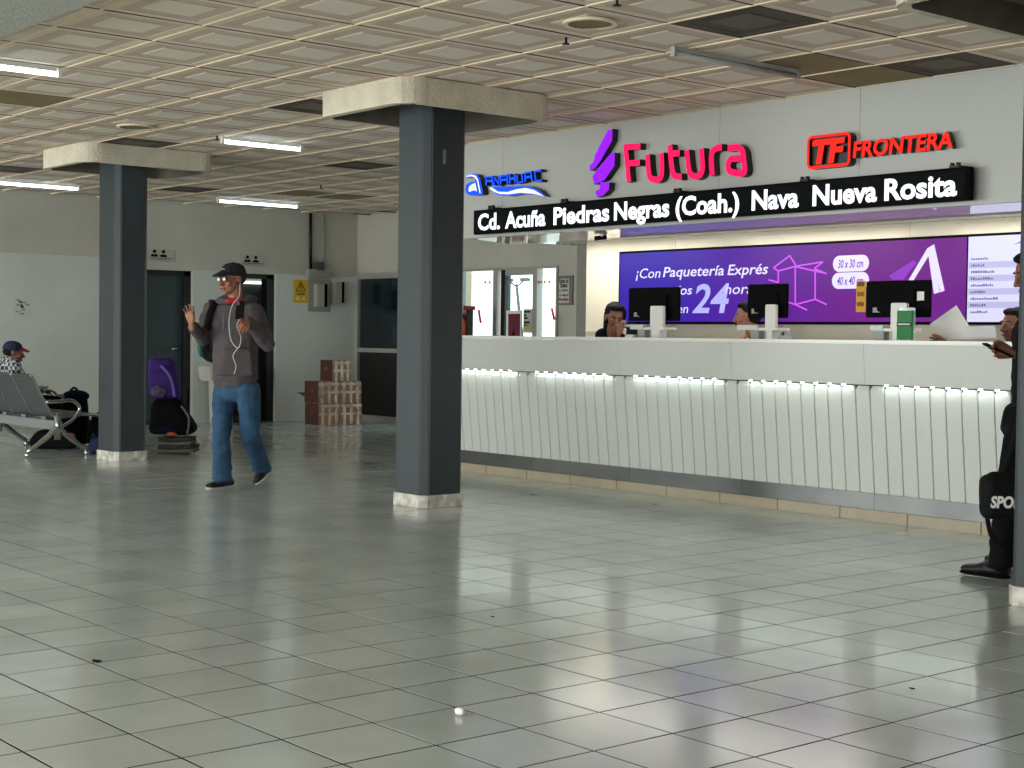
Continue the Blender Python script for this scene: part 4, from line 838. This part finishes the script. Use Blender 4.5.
# ------------------------------------------------------------------ people
def Jf(D0):
    def J(px, py, dc=0):
        d = ray(px, py); return O+d*(D0-dc)
    return J
def basis_from(F):            # columns: right-hand side, forward, up of a figure looking along F
    F = Vector(F).normalized(); R_ = F.cross(Z_).normalized(); U_ = R_.cross(F); return Matrix((R_, F, U_)).transposed()
JEAN = mat('blue_jeans', (58, 88, 116), .9, var=.35, spec=.15, scale=14, bump=.25, bscale=40)
HOOD = mat('grey_hoodie', (76, 70, 71), .95, var=.12, scale=18, bump=.35, bscale=70)
DARKJ = mat('dark_jacket', (12, 12, 15), .85, spec=.15); LENS = mat('glasses_lens', (190, 206, 200), .08, spec=.8)
def head(parent, c, B, skin, hair, sc=1.0, cap=None, glasses=False, moustache=False, bun=False, grey=False):
    """c: head centre, B columns right/forward/up. One skin surface for skull, jaw, nose, ears and neck top; eyes, brows, lips, hair as parts"""
    P = lambda r_, f_, u_: c+B @ (Vector((r_, f_, u_))*sc)
    E = lambda p, r_: (P(*p), tuple(x*sc for x in r_), B)
    parts = [[E((0, -.012, .035), (.074, .092, .082))],
             [E((0, .01, .03), (.066, .078, .07)), E((0, .035, -.06), (.05, .045, .035)), E((0, .062, -.088), (.02, .02, .018))],
             [E((0, .088, .015), (.009, .012, .012)), E((0, .112, -.024), (.013, .013, .011))], [E((-.013, .098, -.028), (.009, .011, .009)), E((.013, .098, -.028), (.009, .011, .009))],
             [E((0, .082, -.052), (.026, .018, .008))], [E((0, .08, -.066), (.022, .017, .008))],
             [E((-.03, .078, .033), (.022, .014, .008)), E((.03, .078, .033), (.022, .014, .008))],
             [E((-.04, .062, -.02), (.024, .025, .022))], [E((.04, .062, -.02), (.024, .025, .022))],
             [E((-.077, -.008, .005), (.008, .019, .03))], [E((.077, -.008, .005), (.008, .019, .03))],
             [E((0, -.02, -.06), (.052, .056, .04)), E((0, -.035, -.15), (.056, .056, .04))]]
    h = blob('head', parts, skin, parent, .0055*sc, 2)
    WE = mat('eye_white', (150, 140, 132), .5); 
    for s in (-1, 1):
        blob('eye', [[E((s*.03, .080, .016), (.013, .008, .0075))]], WE, h, .003, 1)
        blob('iris', [[E((s*.03, .0865, .016), (.0055, .003, .0055))]], BLACK, h, .0018, 1)
        blob('brow', [[E((s*.045, .083, .036), (.006, .006, .004)), E((s*.018, .090, .036), (.006, .006, .004))]], hair, h, .0025, 1)
    blob('lips', [[E((-.018, .094, -.0585), (.006, .006, .005)), E((.018, .094, -.0585), (.006, .006, .005)), E((0, .1, -.0585), (.008, .006, .007))]], mat('lips', (122, 62, 54), .5), h, .003, 1)
    if moustache: blob('moustache', [[E((-.022, .092, -.044), (.008, .006, .005)), E((.022, .092, -.044), (.008, .006, .005)), E((0, .102, -.043), (.008, .006, .006))]], hair, h, .003, 1)
    if not cap:
        hp = [[E((0, -.028, .052), (.083, .094, .082))], [E((0, -.055, 0), (.078, .062, .07))], [E((0, .03, .1), (.062, .05, .028))]]
        if bun: hp += [[E((0, -.06, .02), (.08, .07, .08)), E((0, -.09, -.1), (.075, .045, .07))], [E((-.06, .0, .05), (.03, .06, .05)), E((-.075, -.05, -.08), (.015, .03, .03))]]; hp += [[E((0, -.115, -.04), (.035, .035, .04))], [E((-.074, -.03, -.01), (.012, .03, .045))], [E((.074, -.03, -.01), (.012, .03, .045))]]
        blob('hair', hp, hair, parent, .007*sc, 2)
    else:
        cm_, bm_ = cap
        blob('hair', [[E((0, -.035, .01), (.079, .082, .05))]], hair, parent, .007*sc, 2)
        blob('cap_crown', [[E((0, -.014, .085), (.08, .096, .05)), E((0, -.014, .06), (.088, .104, .04)), E((0, -.02, .04), (.087, .103, .02))]], cm_, parent, .007*sc, 2)
        blob('cap_bill', [[E((-.052, .07, .05), (.02, .02, .008)), E((.052, .07, .05), (.02, .02, .008)), E((0, .09, .062), (.03, .02, .01)), E((-.036, .135, .034), (.018, .018, .006)), E((.036, .135, .034), (.018, .018, .006)), E((0, .15, .042), (.022, .014, .008))]], bm_, parent, .005*sc, 2)
        blob('cap_button', [[E((0, -.012, .133), (.01, .01, .004))]], cm_, parent, .003*sc, 1)
    if glasses:
        GM = mat('glasses_frame', (40, 36, 34), .4, metal=.5)
        for s in (-1, 1):
            tube('glasses_rim', [P(s*.033+.023*math.cos(a*math.pi/8), .101, .010+.018*math.sin(a*math.pi/8)) for a in range(17)], .0022*sc, GM, parent, 6)
            blob('glasses_lens', [[E((s*.033, .1, .010), (.023, .0025, .018))]], LENS, parent, .0035, 1)
            tube('glasses_arm', [P(s*.056, .1, .018), P(s*.078, .06, .016), P(s*.083, -.01, .012)], .0022*sc, GM, parent, 6)
        tube('glasses_bridge', [P(-.011, .102, .014), P(0, .106, .017), P(.011, .102, .014)], .0022*sc, GM, parent, 6)
    return h
def hand(parent, wrist, B, skin, side, curl, sc=1.0, spread=.12, thumb=.8, name='hand'):
    """B columns: x across the palm towards the thumb side, y along the fingers, z out of the palm"""
    P = lambda x, y, z: wrist+B @ (Vector((x, y, z))*sc)
    parts = [[(P(-.0, .0, 0), (.022*sc, .02*sc, .017*sc), B), (P(.026, .075, 0), (.014*sc, .014*sc, .012*sc), B), (P(-.032, .07, 0), (.012*sc, .012*sc, .011*sc), B), (P(0, .083, 0), (.014*sc, .012*sc, .012*sc), B)]]
    for k, (x, y0, ln, rr) in enumerate(((.03, .078, .070, .0095), (.010, .086, .078, .0098), (-.011, .083, .073, .0093), (-.031, .074, .058, .0082))):
        c = curl[k] if isinstance(curl, (list, tuple)) else curl
        a = 0; p = Vector((x, y0, 0)); sp = spread*(1.3-k*.9); seg = (ln*.45, ln*.32, ln*.23); last = (P(*p), rr*sc)
        for q, s_ in enumerate(seg):
            a += c*(.8 if q == 0 else 1.0); d = Vector((math.sin(sp)*math.cos(a), math.cos(sp)*math.cos(a), math.sin(a))); p = p+d*s_
            nxt = (P(*p), (rr-.0008*(q+1))*sc); parts.append([last, nxt]); last = nxt
    t0 = Vector((.018, .022, .004)); d1 = Vector((math.sin(thumb), math.cos(thumb), .35)).normalized(); t1 = t0+d1*.045; d2 = Vector((math.sin(thumb*.6), math.cos(thumb*.6), .45)).normalized(); t2 = t1+d2*.032; t3 = t2+(d2+Vector((-.2, .1, .2))).normalized()*.026
    parts += [[(P(*t0), .014*sc), (P(*t1), .0118*sc)], [(P(*t1), .0118*sc), (P(*t2), .0105*sc)], [(P(*t2), .0105*sc), (P(*t3), .009*sc)]]
    parts.append([(P(0, -.035, 0), (.024*sc, .02*sc, .019*sc), B), (P(0, .01, 0), (.023*sc, .02*sc, .017*sc), B)])
    return blob(name, parts, skin, parent, .0042*sc, 2)
def shoe(parent, ankle, heel, toe, m, sole_m, w_=.045):
    f = (toe-heel); f.normalize(); s = f.cross(Z_).normalized(); u = s.cross(f).normalized(); B = Matrix((s, f, u)).transposed(); L_ = (toe-heel).length
    g = lambda t, h_: heel+f*(L_*t)+u*h_
    sh = blob('shoe', [[(g(.14, .045), (w_*.85, .04, .034), B), (g(.5, .045), (w_, .05, .034), B)], [(g(.5, .04), (w_, .05, .032), B), (g(.82, .034), (w_*.95, .045, .024), B)], [(g(.16, .05), (w_*.8, .038, .03), B), (ankle, (w_*.85, w_*.9, .03), B)], [(g(.45, .06), (w_*.7, .04, .025), B), (ankle+f*.02, (w_*.75, w_*.8, .03), B)]], m, parent, .007, 2)
    blob('sole', [[(g(.13, .013), (w_*.85, .04, .012), B), (g(.5, .013), (w_, .05, .012), B), (g(.86, .014), (w_*.9, .04, .012), B)]], sole_m, sh, .006, 1)
    return sh
# --- the walking man
J = Jf(11.62); up_ = -.15
man = thing('person', 'walking man in grey hoodie, blue jeans, black cap and glasses, holding a phone', 'person', fl(240, 490))
FT = (-.5*RX+.87*CX); TB = basis_from(FT)
hips = J(236, 386, up_); chest = J(235, 330, up_+.0); shR = J(212, 311, -.26); shL = J(255, 312, -.03); neck = J(236, 303, -.15)
knR, anR = J(221, 438, .03), J(222.5, 480, -.02); knL, anL = J(251, 436, -.08), J(262, 471, -.42)
hpR, hpL = J(224.5, 392, -.21), J(248, 391, -.09)
blob('jeans', [[(J(236, 382, up_), (.165, .115, .08), TB), (J(236, 394, up_), (.165, .115, .07), TB)], [(hpR, (.092, .098, .09), TB), (knR, (.071, .075, .07), TB)], [(knR, (.071, .075, .07), TB), (anR+Z_*.01, (.07, .08, .03), TB)],
               [(hpL, (.095, .1, .09), TB), (knL, (.073, .077, .07), TB)], [(knL, (.073, .077, .07), TB), (anL+Z_*.01, (.07, .08, .03), TB)],
               [(anR+Z_*.03, (.072, .085, .02), TB), (anR+Z_*-.0, (.074, .088, .02), TB)], [(anL+Z_*.03, (.073, .085, .02), TB), (anL, (.074, .088, .02), TB)]], JEAN, man, .012, 3, .018, .07)
elR, wrR = J(203.5, 338, -.16), J(193.5, 327.5, .02); elL, wrL = J(267, 344, .02), J(249, 322, .2)
blob('hoodie', [[(chest, (.2, .14, .12), TB), (J(235.5, 350, up_), (.195, .145, .12), TB)], [(J(235.5, 350, up_), (.195, .145, .1), TB), (J(235, 379, up_), (.2, .145, .045), TB)],
                [(shR, (.075, .08, .07), TB), (shL, (.075, .08, .07), TB), (chest, (.195, .13, .1), TB)], [(J(235, 306, up_-.02), (.1, .09, .035), TB), (shR, (.06, .06, .05), TB), (shL, (.06, .06, .05), TB)],
                [(shR, (.078, .078, .075), TB), (elR, .062)], [(elR, .062), (wrR, .044)], [(shL, (.074, .078, .072), TB), (elL, .062)], [(elL, .062), (wrL, .045)],
                [(wrR, .046), (wrR+(elR-wrR).normalized()*.03, .048)], [(J(235, 381, up_), (.185, .132, .02), TB), (J(235, 386.5, up_), (.18, .128, .014), TB)]], HOOD, man, .012, 3, .022, .075)
blob('hood', [[(J(229, 301.5, -.08), (.05, .05, .03), TB), (J(222, 301, -.2), (.05, .06, .035), TB)], [(J(222, 301, -.2), (.05, .06, .035), TB), (J(238, 296.5, -.27), (.1, .06, .05), TB)], [(J(238, 296.5, -.27), (.1, .06, .05), TB), (J(251, 299.5, -.15), (.045, .06, .035), TB)], [(J(251, 299.5, -.15), (.045, .06, .035), TB), (J(243, 305, -.03), (.04, .045, .025), TB)]], HOOD, man, .01, 3)
blob('front_pocket', [[(J(226, 352, .0), (.05, .02, .03), TB), (J(246, 352, .0), (.05, .02, .03), TB), (J(220, 374, -.02), (.05, .02, .02), TB), (J(248, 374, .0), (.05, .02, .02), TB)]], HOOD, man, .01, 3)
for a, b_ in (((225, 308, .02), (223, 330, .02)), ((241, 308, .04), (242, 322, .04))): tube('drawstring', [J(*a), J(*b_)], .005, mat('hoodie_cord', (112, 104, 100), .9), man)
blob('shirt_collar', [[(J(229.5, 301, -.04), (.035, .03, .022), TB), (J(239, 301, -.05), (.035, .03, .02), TB)]], mat('red_shirt', (176, 26, 40), .8), man, .008, 2)
HF = (-.66*RX+.75*CX-.05*Z_); HB = basis_from(HF)
head(man, J(232, 280.5, -.1), HB, SKIN, mat('dark_grey_hair', (40, 37, 36), .9), 1.04, cap=(mat('black_cap', (20, 19, 20), .9), mat('black_cap', (20, 19, 20), .9)), glasses=True)
hc = J(232, 280.5, -.1); q = hc+HB @ Vector((0, .092, .085)); fit_text('cap_lettering', 'CAP', PAPER, man, q, X_, Z_, .05) if False else None
blob('cap_patch', [[(hc+HB @ Vector((-.02, .083, .088)), (.008, .006, .008), HB), (hc+HB @ Vector((.02, .083, .088)), (.008, .006, .008), HB)]], mat('cap_patch', (120, 116, 112), .8), man, .004, 1)
def hb(x, y): x = Vector(x).normalized(); y = Vector(y); y = (y-x*y.dot(x)).normalized(); return Matrix((x, y, x.cross(y))).transposed()
hr = hand(man, J(191.5, 324.5, .05), hb(RX*.9+CX*.3, Z_*.9-RX*.33+CX*.15), SKIN, 1, (.12, .16, .2, .25), 1.0, .14, .5)
hl = hand(man, J(247, 320, .225), hb(-RX*.75+Z_*.45+CX*.2, -RX*.55-Z_*-.25+CX*.25), SKIN, -1, (-.95, -.9, -.9, -.85), 1.0, .05, .5)
phm = thing('smartphone', 'dark phone held up in the walking man\'s hand', 'phone', J(241, 305, .3)); pc = J(240, 310, .265); PBs = hb(RX*.9+CX*.35, Z_+RX*-.15+CX*-.2)
def obox(name, c, B, s, m, parent, bev=.003):
    bm = bmesh.new(); bm_box(bm, -s[0]/2, s[0]/2, -s[1]/2, s[1]/2, -s[2]/2, s[2]/2, bev)
    for v in bm.verts: v.co = c+B @ v.co
    return done(name, bm, m, parent)
obox('case', pc, PBs, (.07, .138, .01), BLACK, phm, .004); obox('camera_bump', pc+PBs @ Vector((-.018, .05, .006)), PBs, (.025, .03, .004), GREY, phm, .001)
cw = tube('earphone_cable', smoothpath([J(240, 283, -.06), J(239, 296, .03), J(232, 306, .06), J(229, 322, .06), J(231, 340, .05), J(238, 348, .06), J(241, 338, .08), J(237, 326, .14), J(240, 318, .25)], 6), .0028, mat('white_cable', (214, 212, 206), .5)); tag(cw, 'white earphone cable looping over the front of the walking man', 'earphones')
c2_ = tube('inline_control', smoothpath([J(238, 348, .06), J(233, 356, .055), J(236, 366, .05), J(234, 374, .045)], 5), .003, mat('white_cable', (214, 212, 206), .5), cw)
BKM = mat('black_nylon', (11, 12, 14), .8, spec=.2, bump=.3, bscale=50)
bp = thing('backpack', 'black backpack with a teal side pocket worn by the walking man', 'backpack', J(205, 340, -.4))
blob('body', [[(J(212, 318, -.42), (.12, .07, .08), TB), (J(214, 352, -.42), (.13, .08, .09), TB), (J(232, 335, -.5), (.12, .06, .14), TB)]], BKM, bp, .014, 3, .01)
blob('teal_pocket', [[(J(202, 347, -.38), (.03, .05, .05), TB), (J(203, 353, -.38), (.03, .05, .04), TB)]], mat('teal_pocket', (26, 82, 80), .7), bp, .01)
tube('strap', smoothpath([J(214, 316, -.36), J(212, 301.5, -.3), J(213.5, 304, -.15), J(209, 318, -.1), J(206, 335, -.16), J(206, 352, -.3)], 5), .028, BKM, bp, 8, True, .35)
BSH = mat('black_shoe', (18, 18, 19), .7); WSO = mat('white_sole', (206, 204, 198), .6)
shoe(man, anR, fl(233.5, 488)+Z_*.006, fl(206, 491.5)+Z_*.006, BSH, WSO, .046)
tl = fl(258.5, 486.5)+Z_*.02; hl_ = J(266.5, 477, -.5); shoe(man, anL, hl_, tl, BSH, WSO, .046)
# --- person by the right column
J = Jf(7.86)
pr_ = thing('person', 'person in black trousers and shoes half hidden behind the right column, using a phone', 'person', fl(1000, 575))
FB = basis_from(-RX+CX*.1); BLT = mat('black_trousers', (10, 10, 12), .9, spec=.15, bump=.3, bscale=40)
hp = J(1027, 430); kn = J(1010, 500, .08); an = J(1003, 563, .1); kn2 = J(1022, 500, -.1); an2 = J(1026, 563, -.12)
blob('trousers', [[(J(1027, 415), (.16, .12, .08), FB), (hp, (.165, .125, .09), FB)], [(J(1022, 440, .08), (.09, .1, .1), FB), (kn, (.07, .075, .07), FB)], [(kn, (.07, .075, .07), FB), (an, (.068, .078, .03), FB)], [(J(1030, 440, -.09), (.09, .1, .1), FB), (kn2, (.07, .075, .07), FB)], [(kn2, (.07, .075, .07), FB), (an2, (.068, .075, .03), FB)]], BLT, pr_, .014, 3, .02, .08)
blob('jacket', [[(J(1040, 330), (.2, .125, .1), FB), (J(1039, 405), (.18, .13, .06), FB)], [(J(1040, 312, .17), (.07, .07, .06), FB), (J(1040, 312, -.17), (.07, .07, .06), FB), (J(1040, 335), (.19, .12, .1), FB)],
                [(J(1041, 315, .18), .07), (J(1043, 365, .24), .056)], [(J(1043, 365, .24), .056), (J(1022, 354, .12), .044)], [(J(1041, 315, -.18), .07), (J(1044, 365, -.2), .056)], [(J(1044, 365, -.2), .056), (J(1022, 356, .0), .044)]], mat('black_jacket', (12, 12, 14), .9, spec=.15), pr_, .014, 3, .015)
head(pr_, J(1034, 274), basis_from(-RX*.95+CX*.1-.35*Z_), SKIN2, HAIR, 1.0)
hand(pr_, J(1014, 354, .12), hb(Z_*.9+RX*.2, -RX+Z_*.15), SKIN2, 1, (.5, .6, .65, .7), 1.0, .05, .35)
ph2 = thing('smartphone', 'thin black phone held out edge-on beside the right column', 'phone', J(998, 350, .12)); PB2 = hb(CX, -RX*.87+Z_*.42)
obox('case', J(997.5, 350.2, .12), PB2, (.075, .155, .009), BLACK, ph2, .003); obox('camera_bump', J(991, 347.5, .12)+Z_*-.008, PB2, (.025, .03, .004), GREY, ph2, .001)
shoe(pr_, an, fl(1009, 581)+Z_*.004, fl(961, 574)+Z_*.004, mat('black_leather', (12, 12, 13), .5, spec=.3), BLACK, .058)
shoe(pr_, an2, fl(1030, 571)+Z_*.004, fl(990, 567)+Z_*.004+CX*-.1, mat('black_leather', (14, 14, 15), .35), BLACK, .05)
J = Jf(7.62)
sb = thing('sports_bag', 'black shoulder bag with white sport lettering hanging beside the right column', 'bag', J(1005, 495))
GB = Matrix((RX, CX, Z_)).transposed()
blob('body', [[(J(988, 482), (.04, .07, .04), GB), (J(988, 511), (.04, .07, .04), GB), (J(1044, 482), (.04, .07, .04), GB), (J(1044, 513), (.04, .07, .04), GB)], [(J(996, 477), (.05, .05, .03), GB), (J(1036, 477), (.05, .05, .03), GB)]], BKM, sb, .01, 2, .006)
blob('end_pocket', [[(J(984.5, 482), (.018, .05, .03), GB), (J(985, 508), (.018, .05, .03), GB)]], BKM, sb, .008)
tube('shoulder_strap', smoothpath([J(1002, 477, .02), J(1012, 452, .02), J(1024, 400, .03), J(1036, 330, .0)], 5), .02, BKM, sb, 8, True, .3)
tube('hanging_strap', smoothpath([J(987, 516), J(990, 532), J(996, 543), J(1003, 548)], 5), .012, BKM, sb, 8, True, .4)
ta = J(990.5, 507.5, .088); tbb = J(1036, 510, .088)
letters('SPORT', PAPER, sb, ta, RX, Z_, .195, .055, .04, .12, .002)
# --- clerks behind the counter
def clerk(lab, hx_, hy_, Yp, F, skin, jm, lean=0, **kw):
    c = at(hx_, hy_, 1, Yp); B = basis_from(F); Ft = Vector((F[0], F[1], 0)).normalized(); TBk = basis_from(Ft)
    t = thing('person', lab, 'person', (c.x, c.y+.1, 0)); b = Vector((c.x, c.y, 0))-Ft*.05+Y_*kw.get('dy', 0)
    nz = c.z-kw.get('nd', .15); hz = nz-.5
    L_ = lambda r_, f_, z: b+TBk @ Vector((r_, f_, 0))+Z_*z
    blob('jacket', [[(L_(0, -.02, nz-.12), (.17, .11, .09), TBk), (L_(0, -.06, hz), (.155, .12, .1), TBk)], [(L_(-.16, -.02, nz-.07), .06), (L_(.16, -.02, nz-.07), .06), (L_(0, -.03, nz-.02), (.06, .05, .03), TBk)],
                    [(L_(-.17, -.02, nz-.08), .06), (L_(-.2, .08, nz-.33), .05)], [(L_(-.2, .08, nz-.33), .05), (kw.get('hl') or L_(-.12, .2, nz-.38), .038)], [(L_(.17, -.02, nz-.08), .06), (L_(.2, .08, nz-.33), .05)], [(L_(.2, .08, nz-.33), .05), (kw.get('hr') or L_(.12, .2, nz-.38), .038)]], jm, t, .014, 3, .008)
    blob('trousers', [[(L_(0, -.06, hz-.05), (.15, .12, .08), TBk), (L_(0, -.06, hz-.1), (.15, .12, .06), TBk)], [(L_(-.08, -.06, hz-.1), .085), (L_(-.08, -.04, .09), .05)], [(L_(.08, -.06, hz-.1), .085), (L_(.08, -.04, .09), .05)]], BLT, t, .016, 2)
    for s in (-1, 1): shoe(t, L_(s*.08, -.04, .09), L_(s*.08, -.1, .0), L_(s*.08, .16, .0), BSH, BLACK, .045)
    head(t, c, B, skin, kw.get('hair', HAIR), kw.get('sc', .97), **{k: v for k, v in kw.items() if k in ('bun', 'glasses', 'moustache', 'cap')})
    return t, c, B, TBk, L_, nz
pw = at(617, 326, 1, 8.86)
t, c, B, TBk, L_, nz = clerk('woman with tied black hair and dark jacket leaning her face on her hand', 615, 318.5, 9.08, (.8, -.5, -.28), SKIN2, DARKJ, bun=True, sc=1.08, nd=.07, dy=.09, hl=pw-Z_*.09+Y_*.02+X_*.03)
hand(t, pw-Z_*.075+X_*.03, hb(X_*.9+Y_*.2, Z_-X_*.35+Y_*.1), SKIN2, 1, (-.5, -.5, -.55, -.6), .95, .05, .5)
blob('blouse_collar', [[(L_(0, .07, nz-.02), (.035, .02, .015), TBk), (L_(0, .1, nz-.12), (.02, .015, .03), TBk)]], mat('white_blouse', (196, 192, 182), .8), t, .008)
t, c, B, TBk, L_, nz = clerk('man in profile behind the middle monitor with a pale orange edged vest', 747.5, 317, 9.12, (-.8, -.6, -.1), SKIN, mat('dark_brown_vest', (34, 24, 22), .8), hair=HAIR)
for s in (-1, 1): tube('vest_edge', smoothpath([L_(s*.05, .06, nz+.02), L_(s*.07, .11, nz-.1), L_(s*.09, .12, nz-.3)]), .012, mat('orange_trim', (220, 150, 90), .7), t, 8, True, .5)
pw = at(941, 339, 1, 8.9)
t, c, B, TBk, L_, nz = clerk('laughing clerk at the counter close to the left side of the right column', 1014.5, 326, 9.12, (-.25, -.95, -.05), SKIN2, mat('clerk_shirt', (180, 176, 170), .8), moustache=False, hl=None, hr=None)
# the hand that holds the paper belongs to a clerk crouched behind the counter edge
pk, c, B, TBk, L_, nz = clerk('clerk bent low behind the counter holding up the tilted paper sheet', 950, 352, 9.15, (-.1, -.95, -.4), SKIN2, DARKJ, hr=pw-Z_*.06+Y_*.03) if False else (t, c, B, TBk, L_, nz)
tube('forearm', [L_(-.2, .08, nz-.33), pw+X_*.3-Z_*.12+Y_*.0, pw+X_*.05-Z_*.05], [.05, .042, .034], mat('clerk_shirt', (180, 176, 170), .8), t, 10) if False else None
hand(t, pw+X_*.06-Z_*.045, hb(Z_*.8+X_*.3, -X_*.8+Z_*.45), SKIN2, 1, (.5, .55, .6, .6), .95, .05, .4)
blob('sleeve', [[(L_(.2, .08, nz-.3), .05), (pw+X_*.07-Z_*.05, .034)]], mat('clerk_shirt', (180, 176, 170), .8), t, .012)
# --- seated man on the bench
D = (at(14, 352, 1, 6.18)-O).dot(fw); J = Jf(D)
sm_ = thing('person', 'seated man in a navy cap with red bill and plaid shirt on the bench', 'person', (-15.4, 6.2, .39))
c = at(13.5, 353.5, 1, 6.17); F = Vector((.35, .93, -.12)); B = basis_from(F); TBk = basis_from((.1, 1, 0))
def plaid():
    m = bpy.data.materials.new('plaid'); m.use_nodes = True; n = m.node_tree.nodes; L = m.node_tree.links; b = n['Principled BSDF']; b.inputs['Roughness'].default_value = .9
    g_ = n.new('ShaderNodeNewGeometry'); ck = n.new('ShaderNodeTexChecker'); ck.inputs['Scale'].default_value = 26; ck.inputs[1].default_value = lin((176, 180, 184)); ck.inputs[2].default_value = lin((40, 44, 54))
    L.new(g_.outputs['Position'], ck.inputs[0]); L.new(ck.outputs[0], b.inputs['Base Color']); return m
PL = plaid(); x0 = c.x-.02
head(sm_, c, B, SKIN2, HAIR, .98, cap=(mat('navy_cap', (24, 28, 60), .85), mat('red_bill', (150, 24, 40), .8)))
V = Vector
blob('shirt', [[(V((x0, 6.11, .83)), (.18, .12, .08)), (V((x0, 6.16, .5)), (.16, .13, .08))], [(V((x0-.17, 6.12, .86)), .065), (V((x0+.17, 6.12, .86)), .065), (V((x0, 6.12, .93)), (.07, .06, .03))],
               [(V((x0-.18, 6.12, .85)), .065), (V((x0-.22, 6.25, .60)), .05)], [(V((x0-.22, 6.25, .60)), .05), (V((x0-.12, 6.45, .6)), .04)], [(V((x0+.18, 6.12, .85)), .065), (V((x0+.22, 6.25, .60)), .05)], [(V((x0+.22, 6.25, .60)), .05), (V((x0+.12, 6.45, .6)), .04)]], PL, sm_, .014, 3, .012)
blob('trousers', [[(V((x0, 6.17, .49)), (.16, .13, .09))], [(V((x0-.09, 6.2, .48)), .085), (V((x0-.11, 6.6, .47)), .065)], [(V((x0-.11, 6.6, .47)), .065), (V((x0-.11, 6.62, .1)), .05)], [(V((x0+.09, 6.2, .48)), .085), (V((x0+.11, 6.6, .47)), .065)], [(V((x0+.11, 6.6, .47)), .065), (V((x0+.11, 6.62, .1)), .05)]], BLT, sm_, .016, 2)
for s in (-1, 1):
    hand(sm_, V((x0+s*.11, 6.47, .595)), hb(V((-s, .1, 0)), V((-s*.1, 1, -.15))), SKIN2, s, .35*s, .95, .05, .5)
    shoe(sm_, V((x0+s*.11, 6.62, .09)), V((x0+s*.11, 6.57, .004)), V((x0+s*.12, 6.83, .004)), BSH, WSO, .045)
